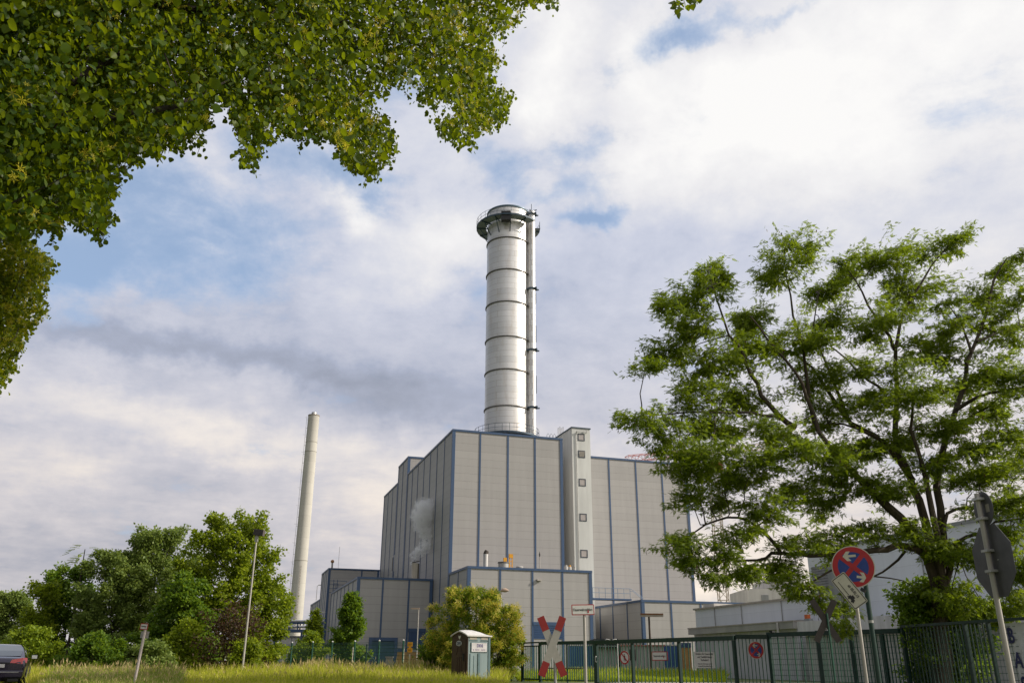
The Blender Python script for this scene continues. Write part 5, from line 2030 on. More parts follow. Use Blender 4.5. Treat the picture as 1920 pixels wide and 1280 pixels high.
L_CAT = leaf_mat('cream_yellow_catkins', [(0, (0.36, 0.31, 0.03)), (1, (0.70, 0.60, 0.10))], .30, (0.7, 0.58, 0.07))
L_POD = leaf_mat('brown_seed_pods', [(0, (0.06, 0.035, 0.02)), (1, (0.12, 0.07, 0.04))], .2, (0.15, 0.08, 0.04))


def limb_mesh(name, limbs, m, parent, n=7):
    b = MB()
    for pts, rad in limbs:
        b.path(pts, rad, n)
    return b.build(name, m, parent, smooth=True)


def wob(p0, p1, k, amp):
    p0, p1 = np.array(p0, float), np.array(p1, float)
    out = []
    for i in range(k + 1):
        t = i / k
        j = rng.normal(size=3) * amp * math.sin(math.pi * t)
        out.append(tuple(p0 + (p1 - p0) * t + j))
    return out


def bushy(name, label, cat, px, ytop, hw, d, m, prof='round', n_cl=None, per=70, leaf=.14, group=None, deep=.7, ybot=0.0, upb=.35, tmpl=QUAD, shoots=.5, trunk=True, spread=.14, flower=None, bark=None, lobe=1.0):
    """tree or shrub: trunk, limbs to every clump, thousands of leaves; size from the angle it fills at distance d"""
    top = at(px, ytop, d)
    x0 = at(px, 1200, d)[0]
    H = top[2]
    Rr = hw * d / F * (1.0 + .0)
    root = thing(name, label, cat, (x0, d, 0), rng.uniform(0, 6.28) * 0, group)
    n_cl = n_cl or int(30 + 26 * H * Rr / 6)
    C, O = [], []
    while len(C) < n_cl:
        t = rng.uniform(0, 1)
        if prof == 'round':
            r = max(0, 1 - abs(2 * (t * .92 + .04) - 1) ** 2.4) ** .5
        elif prof == 'cone':
            r = min(1, (t + .04) * 4.5) * (1 - t) ** .75 * 1.12
        elif prof == 'column':
            r = min(1, (t + .05) * 5) * (1 - t ** 3) ** .7
        elif prof == 'dome':
            r = max(0, 1 - t ** 2.6) ** .5
        elif prof == 'vase':
            r = (.45 + .75 * t) * max(0, 1 - t ** 5) ** .5
        a = rng.uniform(0, 2 * math.pi)
        q = rng.uniform(0, 1) ** .42
        lob = 1 + lobe * (.18 * math.sin(3 * a + t * 5 + px) + .10 * math.sin(7 * a - t * 9))
        rr = Rr * r * q * lob
        z = H * (ybot + (1 - ybot) * t)
        C.append((rr * math.cos(a), rr * deep * math.sin(a), z))
        O.append((math.cos(a) * q, math.sin(a) * q, .25 + .9 * t))
    C = np.array(C)
    O = np.array(O)
    if trunk:
        lm = []
        k = max(.04, H * .016)
        lm.append((wob((0, 0, -.1), (0, 0, H * .8), 6, H * .012), [k * (1 - .13 * i) for i in range(7)]))
        for i in rng.choice(len(C), min(len(C), 26), replace=False):
            z0 = max(.1, min(H * .75, C[i][2] - np.hypot(C[i][0], C[i][1]) * .8 - .1))
            lm.append((wob((0, 0, z0), C[i], 3, .08), [k * .42, k * .3, k * .2, k * .08]))
        limb_mesh('trunk', lm, bark or BARKD, root, 6)
    P, Dd = [], []
    for c, o_ in zip(C, O):
        o_ = o_ / (np.linalg.norm(o_) + 1e-6)
        nn = int(per * 1.75 * rng.uniform(.6, 1.4))
        ln = spread * H * .5 + .22
        sc = np.array([ln * .55, ln * .55, ln * .36])
        q = rng.normal(size=(nn, 3)) * sc * .62
        al = rng.uniform(-.4, 1.0, size=(nn, 1)) ** 1 * ln * shoots
        q = q * (1.1 - .5 * np.clip(al / ln, 0, 1)) + o_[None, :] * al
        q += c
        q[:, 2] = np.maximum(q[:, 2], .05)
        P.append(q)
        Dd.append(rdir(nn, upb * .3 - .25, np.tile(o_, (nn, 1)), .7))
    P = np.concatenate(P)
    Dd = np.concatenate(Dd)
    N = len(P)
    leaf_cloud('crown', P, Dd, rng.uniform(-1.1, 1.1, N), leaf * 1.1 * rng.uniform(.65, 1.35, N), tmpl[0], tmpl[1], m, root)
    if flower:
        fm, fn, fs = flower
        # on the outside of the crown
        dist = np.hypot(P[:, 0] / Rr, P[:, 1] / (Rr * deep)) + P[:, 2] / H * .5
        w = np.clip(dist, 0, None) ** 3
        idx = rng.choice(N, fn, p=w / w.sum())
        Q = P[idx] + rng.normal(size=(fn, 3)) * .05
        outd = np.stack([Q[:, 0], Q[:, 1], Q[:, 2] - H * .35], axis=1)
        outd /= np.linalg.norm(outd, axis=1, keepdims=True)
        Q += outd * .10
        leaf_cloud('blossom', Q, rdir(fn, 0.2, outd, .8), rng.uniform(0, 6.28, fn), fs * rng.uniform(.6, 1.3, fn), STAR[0], STAR[1], fm, root)
    return root


TG = 'trees of the belt left of the power station'
bushy('broadleaf_tree', 'tallest full green tree, at the right end of the left tree belt', 'tree', 420, 978, 92, 52, L_MID, 'round', 190, 95, .17, TG, ybot=.02, spread=.10, shoots=.9)
bushy('broadleaf_tree', 'drooping green tree leaning out beyond the floodlight mast', 'tree', 500, 1095, 44, 55, L_MID, 'vase', 90, 70, .16, TG, ybot=.10, spread=.13)
bushy('broadleaf_tree', 'grey-green upright tree just left of the tallest one', 'tree', 272, 1003, 62, 56, L_GREY, 'round', 150, 150, .15, TG, spread=.11, shoots=1.1)
bushy('broadleaf_tree', 'grey-green tree in the middle of the belt under the thin seedling', 'tree', 200, 1048, 62, 55, L_GREY, 'round', 130, 150, .15, TG, spread=.12, shoots=.9)
bushy('broadleaf_tree', 'dark green tree at the left shoulder of the belt', 'tree', 118, 1070, 52, 57, L_DEEP, 'round', 110, 130, .17, TG, spread=.12)
bushy('broadleaf_tree', 'dark lower tree filling the belt before the tallest tree', 'tree', 335, 1085, 62, 49, L_DEEP, 'dome', 150, 120, .16, TG, spread=.12)
bushy('broadleaf_tree', 'short bright tree between dark tree and far left edge', 'tree', 68, 1098, 32, 55, L_MID, 'round', 60, 70, .16, TG, spread=.16)
bushy('broadleaf_tree', 'dusty grey-green tree cut by the left edge of the photo', 'tree', 5, 1115, 52, 60, L_GREY, 'dome', 120, 120, .15, TG, spread=.14)
SG = 'shrubs along the foot of the left tree belt'
bushy('purple_shrub', 'purple-leaved shrub under the floodlight mast', 'shrub', 434, 1150, 42, 46, L_PURP, 'round', 60, 42, .11, None, spread=.24, shoots=1.5)
bushy('shrub', 'broad bright green shrub behind the parked car', 'shrub', 62, 1184, 62, 48, L_LIGHT, 'dome', 80, 80, .12, SG, spread=.2)
bushy('shrub', 'dark green shrub between bright shrub and leaning sign', 'shrub', 178, 1195, 60, 47, L_DEEP, 'dome', 80, 80, .13, SG, spread=.2)
bushy('shrub', 'dull shrub right behind the leaning sign', 'shrub', 290, 1208, 32, 43, L_GREY, 'dome', 50, 80, .11, SG, spread=.3)
bushy('shrub', 'yellowish shrub right of the leaning sign under dark tree', 'shrub', 345, 1175, 42, 46, L_MID, 'dome', 60, 75, .14, SG, spread=.22, shoots=.9)
bushy('shrub', 'low green shrub between purple shrub and wire fence', 'shrub', 465, 1205, 28, 45, L_MID, 'dome', 40, 75, .11, SG, spread=.3)
bushy('shrub', 'rounded bright green shrub below the pipe bridge behind wire fence', 'shrub', 577, 1190, 34, 66, L_LIGHT, 'dome', 70, 80, .15, None, spread=.2)
bushy('sapling', 'slim sapling before the lowest grey wing', 'tree', 588, 1150, 15, 70, L_MID, 'column', 40, 60, .17, None, ybot=.25, spread=.10)
bushy('conical_tree', 'conical green tree standing before the left annex', 'tree', 655, 1118, 34, 70, L_DEEP, 'cone', 110, 80, .18, None, ybot=.10, spread=.10, shoots=.8)
bushy('yellow_bush', 'large bush speckled with yellow flower spikes behind the portable toilet', 'bush', 893, 1110, 82, 49, L_BUSH, 'round', 300, 70, .15, None, ybot=-.05, spread=.11, tmpl=LANCE, lobe=.35, flower=(L_CAT, 2000, .20), deep=.6)
bushy('shrub', 'dark green shrub at the left flank of the yellow-flowering bush', 'shrub', 818, 1192, 22, 51, L_DEEP, 'dome', 40, 70, .14, None, spread=.25)
bushy('shrub', 'small green sprig shrub right behind the gate side of the flowering bush', 'shrub', 950, 1180, 22, 51, L_LIGHT, 'dome', 40, 70, .13, None, spread=.25, tmpl=LANCE)
bushy('shrub', 'leafy shrub growing round the robinia trunk behind green bars', 'shrub', 1766, 1112, 56, 32.4, L_DEEP, 'round', 150, 80, .12, None, spread=.30, shoots=1.0)

# thin seedling sticking out above the belt
p = at(160, 1026, 55)
sd = thing('tree_seedling', 'thin seedling with drooping feather leaves above the left tree belt', 'tree', (p[0], 55, 0))
limb_mesh('trunk', [([(0, 0, 0), (.05, 0, p[2] * .6), (0, 0, p[2] - .1)], [.09, .06, .025])], BARKD, sd)
pp, dd_ = [], []
for k in range(16):
    t = rng.uniform(.86, 1.0)
    a_ = rng.uniform(0, 6.28)
    for j in range(3):
        r_ = .25 + .30 * j
        pp.append((r_ * math.cos(a_), r_ * .6 * math.sin(a_), p[2] * t + .12 - .12 * j * j * .6))
        dd_.append((math.cos(a_), math.sin(a_), -.25 * j))
leaf_cloud('crown', np.array(pp), np.array(dd_, float), rng.uniform(-.4, .4, len(pp)), np.full(len(pp), .50), PINN[0], PINN[1], L_MID, sd)

# ------------------------------------------------------------------ the robinia
RD = 31.6
rb0 = at(1766, 1250, RD)
rob = thing('robinia_tree', 'spreading feathery robinia with dark forked limbs behind the green fence', 'tree', (rb0[0], RD, 0))


def rp(x, y, dz=0.0):
    q = at(x, y, RD + dz)
    return (q[0] - rb0[0], q[1] - RD, q[2])


def z3(zx, zy):
    return (1150 + zx / 2.4935, 420 + zy / 2.4935)


LIMBS = []


def limb(pts, r0, r1, z0=0.0, z1=0.0, zoom=False, leafy=.45):
    n_ = len(pts)
    out = []
    for i, p_ in enumerate(pts):
        x, y = z3(*p_) if zoom else p_
        out.append(rp(x, y, z0 + (z1 - z0) * i / (n_ - 1)))
    # smooth by one subdivision
    sm = []
    for i in range(n_ - 1):
        a_, b_ = np.array(out[i]), np.array(out[i + 1])
        sm += [tuple(a_), tuple((a_ + b_) / 2 + rng.normal(size=3) * .035)]
    sm.append(out[-1])
    rad = [r0 + (r1 - r0) * (i / (len(sm) - 1)) ** .8 for i in range(len(sm))]
    LIMBS.append((sm, rad, leafy))


k_ = RD / F
limb([(1768, 1285), (1764, 1200), (1761, 1140), (1761, 1085), (1762, 1050)], 18 * k_, 9 * k_, leafy=2)
limb([(1763, 1150), (1757, 1095), (1742, 1050), (1716, 1005), (1690, 972), (1640, 925), (1620, 905), z3(1110, 1150), z3(1030, 1080), z3(960, 970), z3(900, 800), z3(850, 690), z3(720, 540), z3(640, 430)], 13 * k_, 1.3 * k_, 0, -2.5)
limb([z3(940, 930), z3(910, 760), z3(890, 600), z3(840, 430), z3(810, 250), z3(800, 110)], 4.5 * k_, 1 * k_, -1, -1.2)
limb([z3(850, 950), z3(770, 890), z3(690, 800), z3(640, 700), z3(600, 590), z3(540, 520), z3(490, 370), z3(440, 210)], 6 * k_, 1 * k_, -1, -3)
limb([z3(770, 900), z3(640, 880), z3(480, 880), z3(330, 880), z3(130, 900)], 3.4 * k_, .8 * k_, -1.5, -3)
limb([z3(1240, 1000), z3(1110, 930), z3(1010, 790), z3(930, 670), z3(780, 580), z3(640, 430)], 6 * k_, 1 * k_, .5, 1)
limb([z3(1100, 920), z3(1030, 740), z3(990, 640), z3(930, 520), z3(960, 320)], 4 * k_, 1 * k_, .5, 2)
limb([(1762, 1140), (1758, 1085), (1745, 1020), z3(1430, 1290), z3(1390, 1190), z3(1330, 1080), z3(1320, 900), z3(1325, 740), z3(1320, 580), z3(1340, 470), z3(1400, 340), z3(1490, 190), z3(1610, 60)], 11 * k_, 1.2 * k_, .3, 1.5)
limb([z3(1315, 590), z3(1250, 470), z3(1190, 380), z3(1130, 260), z3(1075, 170)], 4 * k_, 1 * k_, .8, 0)
limb([z3(1270, 790), z3(1190, 730), z3(1090, 630), z3(970, 540)], 3.4 * k_, 1 * k_, .5, -1)
limb([z3(1400, 1200), z3(1300, 1060), z3(1240, 1000), z3(1150, 960), z3(1000, 930)], 7 * k_, 1.2 * k_, .4, 0)
limb([(1764, 1140), (1766, 1085), (1757, 1000), z3(1470, 1240), z3(1440, 1110), z3(1390, 960), z3(1400, 830), z3(1450, 760)], 9 * k_, 1.3 * k_, -.2, -2)
limb([(1764, 1140), (1773, 1080), (1766, 990), z3(1510, 1230), z3(1550, 1020), z3(1610, 840), z3(1650, 700), z3(1670, 610), z3(1740, 430), z3(1780, 260), z3(1840, 160), z3(1910, 140)], 10 * k_, 1.1 * k_, .2, 1)
limb([z3(1675, 600), z3(1640, 500), z3(1610, 440), z3(1560, 370)], 3.2 * k_, .9 * k_, .6, .2)
limb([z3(1700, 550), z3(1790, 510), z3(1900, 470)], 2.6 * k_, .8 * k_, .6, 1.5)
limb([z3(1600, 870), z3(1700, 810), z3(1830, 780), z3(1960, 760)], 4.5 * k_, 1.2 * k_, .3, -1.5)
limb([z3(1590, 980), z3(1670, 900), z3(1760, 850), z3(1830, 790)], 4 * k_, 1 * k_, 0, -1)
limb([(1760, 1120), (1752, 1075), (1738, 1045), (1716, 1028), (1680, 1022), (1640, 1031), (1600, 1036), (1540, 1040), (1500, 1038), (1464, 1036), (1440, 1005), (1420, 987), (1384, 970), (1345, 975), (1300, 999), (1262, 1026)], 8.5 * k_, .9 * k_, 0, -3, leafy=.35)
limb([(1466, 1037), (1436, 1046), (1400, 1050), (1361, 1048), (1302, 1057)], 3.4 * k_, .8 * k_, -1.9, -3)
limb([(1697, 1033), (1667, 1063), (1638, 1080), (1600, 1082), (1563, 1050)], 2.6 * k_, .7 * k_, 0, -.5)
limb([(1640, 1030), (1600, 1045), (1549, 1074), (1512, 1100), (1480, 1092)], 3 * k_, .8 * k_, -.8, -1.6)
limb([(1764, 1135), (1777, 1085), (1784, 1050), (1788, 1022), (1812, 1006), (1842, 997), (1866, 978), (1925, 970)], 6.5 * k_, 1.6 * k_, 0, -1)
limb([(1768, 1000), (1776, 962), (1812, 950), (1860, 949), (1925, 947)], 4 * k_, 1.3 * k_, 0, .5)
limb_mesh('trunk', [(p_, r_) for p_, r_, _ in LIMBS[:1]], BARK, rob, 12)
limb_mesh('limb', [(p_, r_) for p_, r_, _ in LIMBS[1:]], BARK, rob, 8)

PADS = [(1480, 480, 62, 26), (1450, 505, 45, 25), (1505, 465, 25, 14), (1310, 540, 62, 28), (1258, 558, 34, 20), (1345, 515, 32, 30), (1400, 600, 55, 28), (1545, 535, 40, 22), (1585, 510, 45, 28), (1650, 480, 70, 34), (1740, 460, 52, 22), (1795, 448, 26, 16), (1700, 540, 80, 38), (1885, 500, 40, 22), (1850, 545, 55, 28), (1905, 560, 40, 26), (1560, 592, 55, 30), (1640, 600, 75, 32), (1300, 600, 55, 34), (1262, 650, 55, 30), (1210, 678, 34, 15), (1330, 670, 62, 30), (1420, 640, 62, 34), (1500, 630, 62, 30), (1380, 740, 72, 36), (1300, 730, 45, 36), (1188, 776, 32, 13), (1240, 792, 45, 22), (1280, 835, 52, 26), (1340, 790, 62, 30), (1330, 850, 62, 30), (1300, 880, 42, 25), (1370, 900, 56, 36), (1340, 940, 42, 30), (1285, 935, 26, 20), (1420, 860, 52, 30), (1450, 800, 55, 30), (1530, 700, 62, 30), (1600, 680, 55, 26), (1560, 760, 55, 30), (1640, 740, 62, 30), (1700, 740, 62, 26), (1725, 640, 52, 30), (1780, 660, 52, 26), (1850, 680, 52, 30), (1900, 700, 40, 34), (1870, 760, 52, 26), (1800, 720, 52, 26), (1760, 790, 55, 30), (1830, 830, 52, 30), (1890, 800, 36, 26), (1880, 880, 46, 30), (1810, 900, 46, 26), (1740, 860, 52, 26), (1680, 820, 55, 30), (1620, 830, 62, 30), (1560, 850, 55, 30), (1500, 830, 45, 30), (1480, 920, 52, 30), (1550, 940, 52, 26), (1620, 910, 44, 26), (1680, 920, 52, 26), (1430, 960, 52, 30), (1390, 1000, 44, 20), (1280, 1018, 34, 15), (1350, 1045, 44, 18), (1300, 1052, 24, 10), (1400, 1072, 44, 20), (1345, 1082, 26, 16), (1450, 1062, 42, 20), (1500, 1022, 62, 20), (1560, 1008, 45, 20), (1495, 1105, 30, 18), (1535, 1135, 22, 22), (1580, 1175, 14, 22), (1575, 1140, 18, 14), (1600, 1110, 14, 10), (1640, 1000, 50, 24), (1720, 1000, 34, 26), (1790, 1120, 44, 34), (1730, 1105, 30, 20), (1850, 1150, 26, 30), (1905, 1060, 36, 44), (1895, 1130, 34, 36), (1850, 950, 50, 24), (1900, 1000, 34, 28), (1825, 1035, 28, 36), (1770, 1030, 40, 30), (1560, 880, 40, 20), (1240, 560, 22, 12), (1900, 620, 40, 24), (1850, 605, 40, 22), (1800, 585, 38, 20), (1905, 840, 34, 26), (1840, 880, 40, 22), (1680, 690, 44, 22), (1780, 600, 34, 18), (1895, 940, 34, 24)]
for l_ in LIMBS[1:]:
    tx, ty = px_of(np.array(l_[0][-1]) + np.array([rb0[0], RD, 0]))
    PADS.append((float(tx), float(ty) - 8, 32, 15))
LP = np.concatenate([np.array(l[0][int(len(l[0]) * min(l[2], .6)):]) for l in LIMBS[1:]])
LI = [(i, j) for i, l in enumerate(LIMBS[1:]) for j in range(int(len(l[0]) * min(l[2], .6)), len(l[0]))]
P, Dd, twigs = [], [], []
for (x, y, rx, ry) in PADS:
    y += 10 if y < 900 else 0
    # the pad sits at the depth of the nearest limb
    pxs = px_of(LP + np.array([rb0[0], RD, 0]))
    i = int(np.argmin((pxs[0] - x) ** 2 + (pxs[1] - y) ** 2))
    dz = LP[i][1] + rng.normal() * 1.1
    c = np.array(rp(x, y, dz))
    wx, wz = rx * k_ * 1.14, ry * k_ * .92
    nt = max(6, int(rx * ry / 46))
    hub = LP[i]
    twigs.append((wob(hub, c, 4, .12), [1.3 * k_, 1.1 * k_, .9 * k_, .7 * k_, .45 * k_]))
    for t_ in range(nt):
        a_ = rng.uniform(0, 6.28)
        q_ = rng.uniform(0, 1) ** .5
        end = c + np.array([wx * math.cos(a_) * q_, rng.normal() * wx * .9, wz * math.sin(a_) * q_])
        st_ = c + (end - c) * rng.uniform(.1, .7) + rng.normal(size=3) * .16
        twigs.append((wob(st_, end, 2, .05), [.42 * k_, .30 * k_, .18 * k_]))
        dv = end - hub
        dv = dv / (np.linalg.norm(dv) + 1e-6)
        nl = 44
        u_ = rng.uniform(-.1, 1.15, size=(nl, 1))
        q = st_ + (end - st_) * u_ + rng.normal(size=(nl, 3)) * np.array([.13, .13, .06])
        P.append(q)
        Dd.append(rdir(nl, -.25, np.tile(dv, (nl, 1)), .8))
P, Dd = np.concatenate(P), np.concatenate(Dd)
Dd[:, 2] *= .55
Dd[:, 2] -= .12
limb_mesh('twigs', twigs, BARK, rob, 4)['kind'] = 'stuff'
Nn = len(P)
leaf_cloud('crown', P, Dd, rng.normal(size=Nn) * .5, .185 * rng.uniform(.6, 1.25, Nn), PINN[0], PINN[1], L_ROB, rob)
idx = rng.choice(Nn, 1500)
leaf_cloud('seed_pods', P[idx] + rng.normal(size=(1500, 3)) * .06 - np.array([0, 0, .1]), rdir(1500, -2.0), rng.uniform(0, 6, 1500), .13 * rng.uniform(.7, 1.3, 1500), LANCE[0], LANCE[1], L_POD, rob)


# ------------------------------------------------------------------ the two lindens that reach in from the left
def inside(poly, x, y):
    poly = np.array(poly, float)
    r = np.zeros(len(x), bool)
    j = len(poly) - 1
    for i in range(len(poly)):
        xi, yi = poly[i]
        xj, yj = poly[j]
        with np.errstate(divide='ignore', invalid='ignore'):
            c = ((yi > y) != (yj > y)) & (x < (xj - xi) * (y - yi) / (yj - yi) + xi)
        r ^= c
        j = i
    return r


BARKL = mat('linden_bark', (0.036, 0.028, 0.022), .95, var=.25, scale=9, bump=.8, bscale=25)
POLY1 = [(-330, -420), (1000, -420), (1060, -20), (1040, 4), (1000, 8), (985, 28), (958, 48), (925, 85), (940, 110), (932, 140), (955, 165), (957, 205), (930, 232), (905, 262), (880, 272), (848, 262), (808, 240), (822, 222), (846, 205), (815, 192), (790, 198), (775, 172), (742, 162), (705, 176), (690, 205), (735, 230), (750, 250), (728, 280), (742, 308), (690, 323), (648, 318), (624, 296), (632, 272), (606, 250), (562, 262), (520, 263), (490, 270), (482, 314), (456, 302), (446, 266), (432, 236), (434, 206), (404, 180), (386, 196), (391, 228), (384, 262), (352, 268), (300, 292), (246, 300), (226, 312), (216, 345), (212, 392), (196, 455), (182, 430), (160, 425), (130, 420), (100, 436), (60, 424), (30, 442), (-330, 442)]
POLY2 = [(-300, 260), (30, 330), (62, 450), (100, 490), (97, 530), (72, 552), (92, 592), (68, 608), (48, 622), (42, 652), (28, 672), (20, 692), (14, 720), (0, 744), (-300, 800)]


def linden(root, poly, dfun, n_cl, per, leaf, rad, org, m, trunk_limbs, flower_n, fsize=.032, over=None, airy=1.0):
    poly = np.array(poly, float)
    x0, x1, y0, y1 = poly[:, 0].min(), poly[:, 0].max(), poly[:, 1].min(), poly[:, 1].max()
    C = []
    while len(C) < n_cl:
        x = rng.uniform(x0, x1, 4000)
        y = rng.uniform(y0, y1, 4000)
        ok = inside(poly, x, y)
        for xx, yy in zip(x[ok], y[ok]):
            d_ = dfun(xx, yy)
            C.append(at(xx, yy, d_))
            if len(C) >= n_cl:
                break
    C = np.array(C)
    P, Dd = [], []
    for c in C:
        nn = int(per * rng.uniform(.6, 1.4))
        ax = rng.normal(size=3) * np.array([1, 1, .5])
        ax /= np.linalg.norm(ax)
        u_ = rng.uniform(-1, 1, size=(nn, 1))
        q = c + ax * u_ * rad + rng.normal(size=(nn, 3)) * rad * .33
        P.append(q)
        Dd.append(rdir(nn, -1.0))
    if over is not None:
        oc, orad, on = over
        v = rng.normal(size=(on, 3))
        v /= np.linalg.norm(v, axis=1, keepdims=True)
        v = np.array(oc) + v * (rng.uniform(.25, 1, size=(on, 1)) ** .5) * np.array(orad)
        for c in v[v[:, 2] > 3.4]:
            q = c + rng.normal(size=(20, 3)) * .26
            P.append(q)
            Dd.append(rdir(20, -1.0))
    P, Dd = np.concatenate(P), np.concatenate(Dd)
    xx, yy = px_of(P)
    deep_ = P[:, 1] * math.cos(PITCH) + (P[:, 2] - EYE) * math.sin(PITCH)
    hidden = (deep_ < .5) | (xx < -60) | (yy < -40)
    a_ = np.arctan2(P[:, 0], P[:, 1]) * 26
    b_ = np.arctan2(P[:, 2] - EYE, np.hypot(P[:, 0], P[:, 1])) * 26
    wav = np.sin(a_ * 3.1 + 1.3 * np.sin(b_ * 2.3)) * 7 + np.sin(a_ * 7.7 + b_ * 5.1) * 6 + np.sin(b_ * 11 + a_ * 4) * 5
    jit = rng.normal(size=(2, len(P))) * 6.0
    jit[1] += wav
    jit[0] += np.roll(wav, 1) * 0 + np.sin(b_ * 6.3 + a_ * 2) * 7
    thin = np.sin(a_ * 4.3 + P[:, 1] * 2.1) * np.sin(b_ * 5.2 - P[:, 1] * 1.7) + .5 * np.sin(a_ * 9.1 + b_ * 8.3 + P[:, 1])
    gone = rng.uniform(size=len(P)) < np.clip((thin - .25) * 1.6, 0, .93) * np.clip((xx + 200) / 700, .12, 1) * airy
    ok = inside(poly, xx + jit[0], yy + jit[1]) | (hidden & (np.linalg.norm(P - np.array([0, 0, EYE]), axis=1) > 2.5))
    ok &= ~gone
    P, Dd = P[ok], Dd[ok]
    # shoots that hang down from the lower edge
    hx, hy = px_of(P)
    low_ = inside(poly, hx, hy) & ~inside(poly, hx, hy + 16)
    cand = np.nonzero(low_)[0]
    ex_P, ex_D = [], []
    shoots_ = []
    for i_ in rng.choice(cand, min(len(cand), 60), replace=False):
        ln_ = rng.uniform(.08, .30)
        nn = int(4 + ln_ * 40)
        u_ = rng.uniform(0, 1, size=(nn, 1))
        sway = rng.normal(size=3) * .10
        ex_P.append(P[i_] + (np.array([0, 0, -1.0]) + sway) * u_ * ln_ + rng.normal(size=(nn, 3)) * .035)
        ex_D.append(rdir(nn, -1.3))
        shoots_.append((wob(P[i_] - np.array(org), P[i_] + (np.array([0, 0, -1.0]) + sway) * ln_ - np.array(org), 2, .01), [.005, .004, .002]))
    P, Dd = np.concatenate([P] + ex_P), np.concatenate([Dd] + ex_D)
    N_ = len(P)
    loc = np.array(org)
    # twigs: short hanging shoots through the clumps
    tw = []
    for c in C[rng.choice(len(C), min(len(C), 600), replace=False)]:
        e_ = c + rng.normal(size=3) * rad * .9
        ex, ey = px_of(np.array([e_, e_, c]))
        if not (inside(poly, ex + np.array([12, -12, 0]), ey + np.array([-4, 22, 14])).all()):
            continue
        tw.append((wob(c - loc, e_ - loc, 2, .03), [.010, .007, .004]))
    limb_mesh('trunk', trunk_limbs, BARKL, root, 10)
    limb_mesh('twigs', tw + shoots_, BARKD, root, 4)['kind'] = 'stuff'
    leaf_cloud('crown', P - loc, Dd, rng.normal(size=N_) * .9, leaf * rng.uniform(.55, 1.25, N_), OVATE[0], OVATE[1], m, root)
    # blossoms hang in little bunches
    nb = flower_n // 9
    wgt = np.clip((px_of(P)[0] + 150) / 900, .15, 1.0)
    ci = P[rng.choice(N_, nb, p=wgt / wgt.sum())]
    Q = np.repeat(ci, 9, axis=0) + rng.normal(size=(nb * 9, 3)) * np.array([.035, .035, .05])
    fx, fy = px_of(Q)
    Q = Q[inside(poly, fx, fy)]
    nQ = len(Q)
    leaf_cloud('blossom', Q - loc, rdir(nQ, -.8), rng.uniform(0, 6, nQ), fsize * rng.uniform(.6, 1.3, nQ), STAR[0], STAR[1], L_FLOW, root)
    return N_


o1_ = (-7.6, 7.8, 0)
l1 = thing('linden_tree', 'linden whose blossoming branches hang across the top left of the photo', 'tree', o1_)


def dep1(x, y):
    edge = min(1.0, max(0.0, (x + 50) / 1000))
    return 6.0 + rng.uniform(0, 1) * (5.0 - .6 * edge) + edge * 4.4


def lim(pts, r):
    return ([tuple(np.array(p_) - np.array(o1_)) for p_ in pts], r)


L1 = [lim([(-7.6, 7.8, -.1), (-7.5, 7.8, 2.0), (-7.2, 7.9, 4.0), (-6.9, 8.0, 6.0), (-6.5, 8.0, 8.5)], [.36, .30, .26, .2, .1]),
      lim([(-7.3, 7.9, 3.6), tuple(at(-120, 250, 7.3)), tuple(at(30, 200, 7.4)), tuple(at(110, 165, 7.5)), tuple(at(220, 105, 7.8)), tuple(at(330, 50, 8.2))], [.20, .10, .075, .06, .04, .012]),
      lim([(-7.0, 7.9, 5.0), tuple(at(-60, 60, 8.6)), tuple(at(200, 10, 8.9)), tuple(at(480, 20, 10.2)), tuple(at(640, 40, 11.0)), tuple(at(800, 90, 11.8)), tuple(at(880, 180, 12.2))], [.18, .14, .10, .055, .04, .02, .01]),
      lim([tuple(at(480, 20, 10.2)), tuple(at(560, 110, 10.5)), tuple(at(640, 190, 10.8)), tuple(at(685, 280, 11.0))], [.045, .03, .016, .007]),
      lim([tuple(at(30, 200, 7.4)), tuple(at(180, 225, 7.6)), tuple(at(330, 200, 7.9)), tuple(at(430, 150, 8.3))], [.07, .045, .03, .01]),
      lim([tuple(at(-120, 250, 8.0)), tuple(at(20, 330, 7.6)), tuple(at(120, 370, 7.4)), tuple(at(195, 440, 7.3))], [.07, .05, .02, .006])]
linden(l1, POLY1, dep1, 7400, 42, .064, .26, o1_, L_LIND, L1, 30000, .036, over=((-5.2, 5.0, 7.6), (6.6, 7.5, 4.6), 3200))
# the sprigs that dip into the top of the picture
for spx, spy, nsp in ((1285, -22, 3), (1270, 4, 2), (1300, -2, 2)):
    pass
SPR = [(1255, -60), (1322, -60), (1320, 2), (1300, 8), (1284, 10), (1276, 25), (1262, 24), (1258, 6)]
o3_ = (2.0, 3.0, 0)
sp_poly = np.array(SPR, float)
pp = []
while len(pp) < 120:
    x, y = rng.uniform(1250, 1325), rng.uniform(-60, 26)
    if inside(SPR, np.array([x]), np.array([y]))[0]:
        pp.append(at(x, y, rng.uniform(8.2, 8.9)))
pp = np.array(pp) - np.array(o1_)
leaf_cloud('hanging_leaves', pp, rdir(120, -1.0), rng.normal(size=120) * .9, .085 * rng.uniform(.6, 1.2, 120), OVATE[0], OVATE[1], L_LIND, l1)
limb_mesh('spray_twig', [lim([tuple(at(880, -300, 8.9)), tuple(at(1100, -200, 8.8)), tuple(at(1250, -110, 8.6)), tuple(at(1285, -30, 8.5)), tuple(at(1282, 8, 8.5))], [.03, .022, .014, .008, .003])], BARKD, l1, 6)

o2_ = (-12.6, 15.0, 0)
l2 = thing('linden_tree', 'smaller-leaved yellow-flecked linden lower down at the left edge', 'tree', o2_)


def lim2(pts, r):
    return ([tuple(np.array(p_) - np.array(o2_)) for p_ in pts], r)


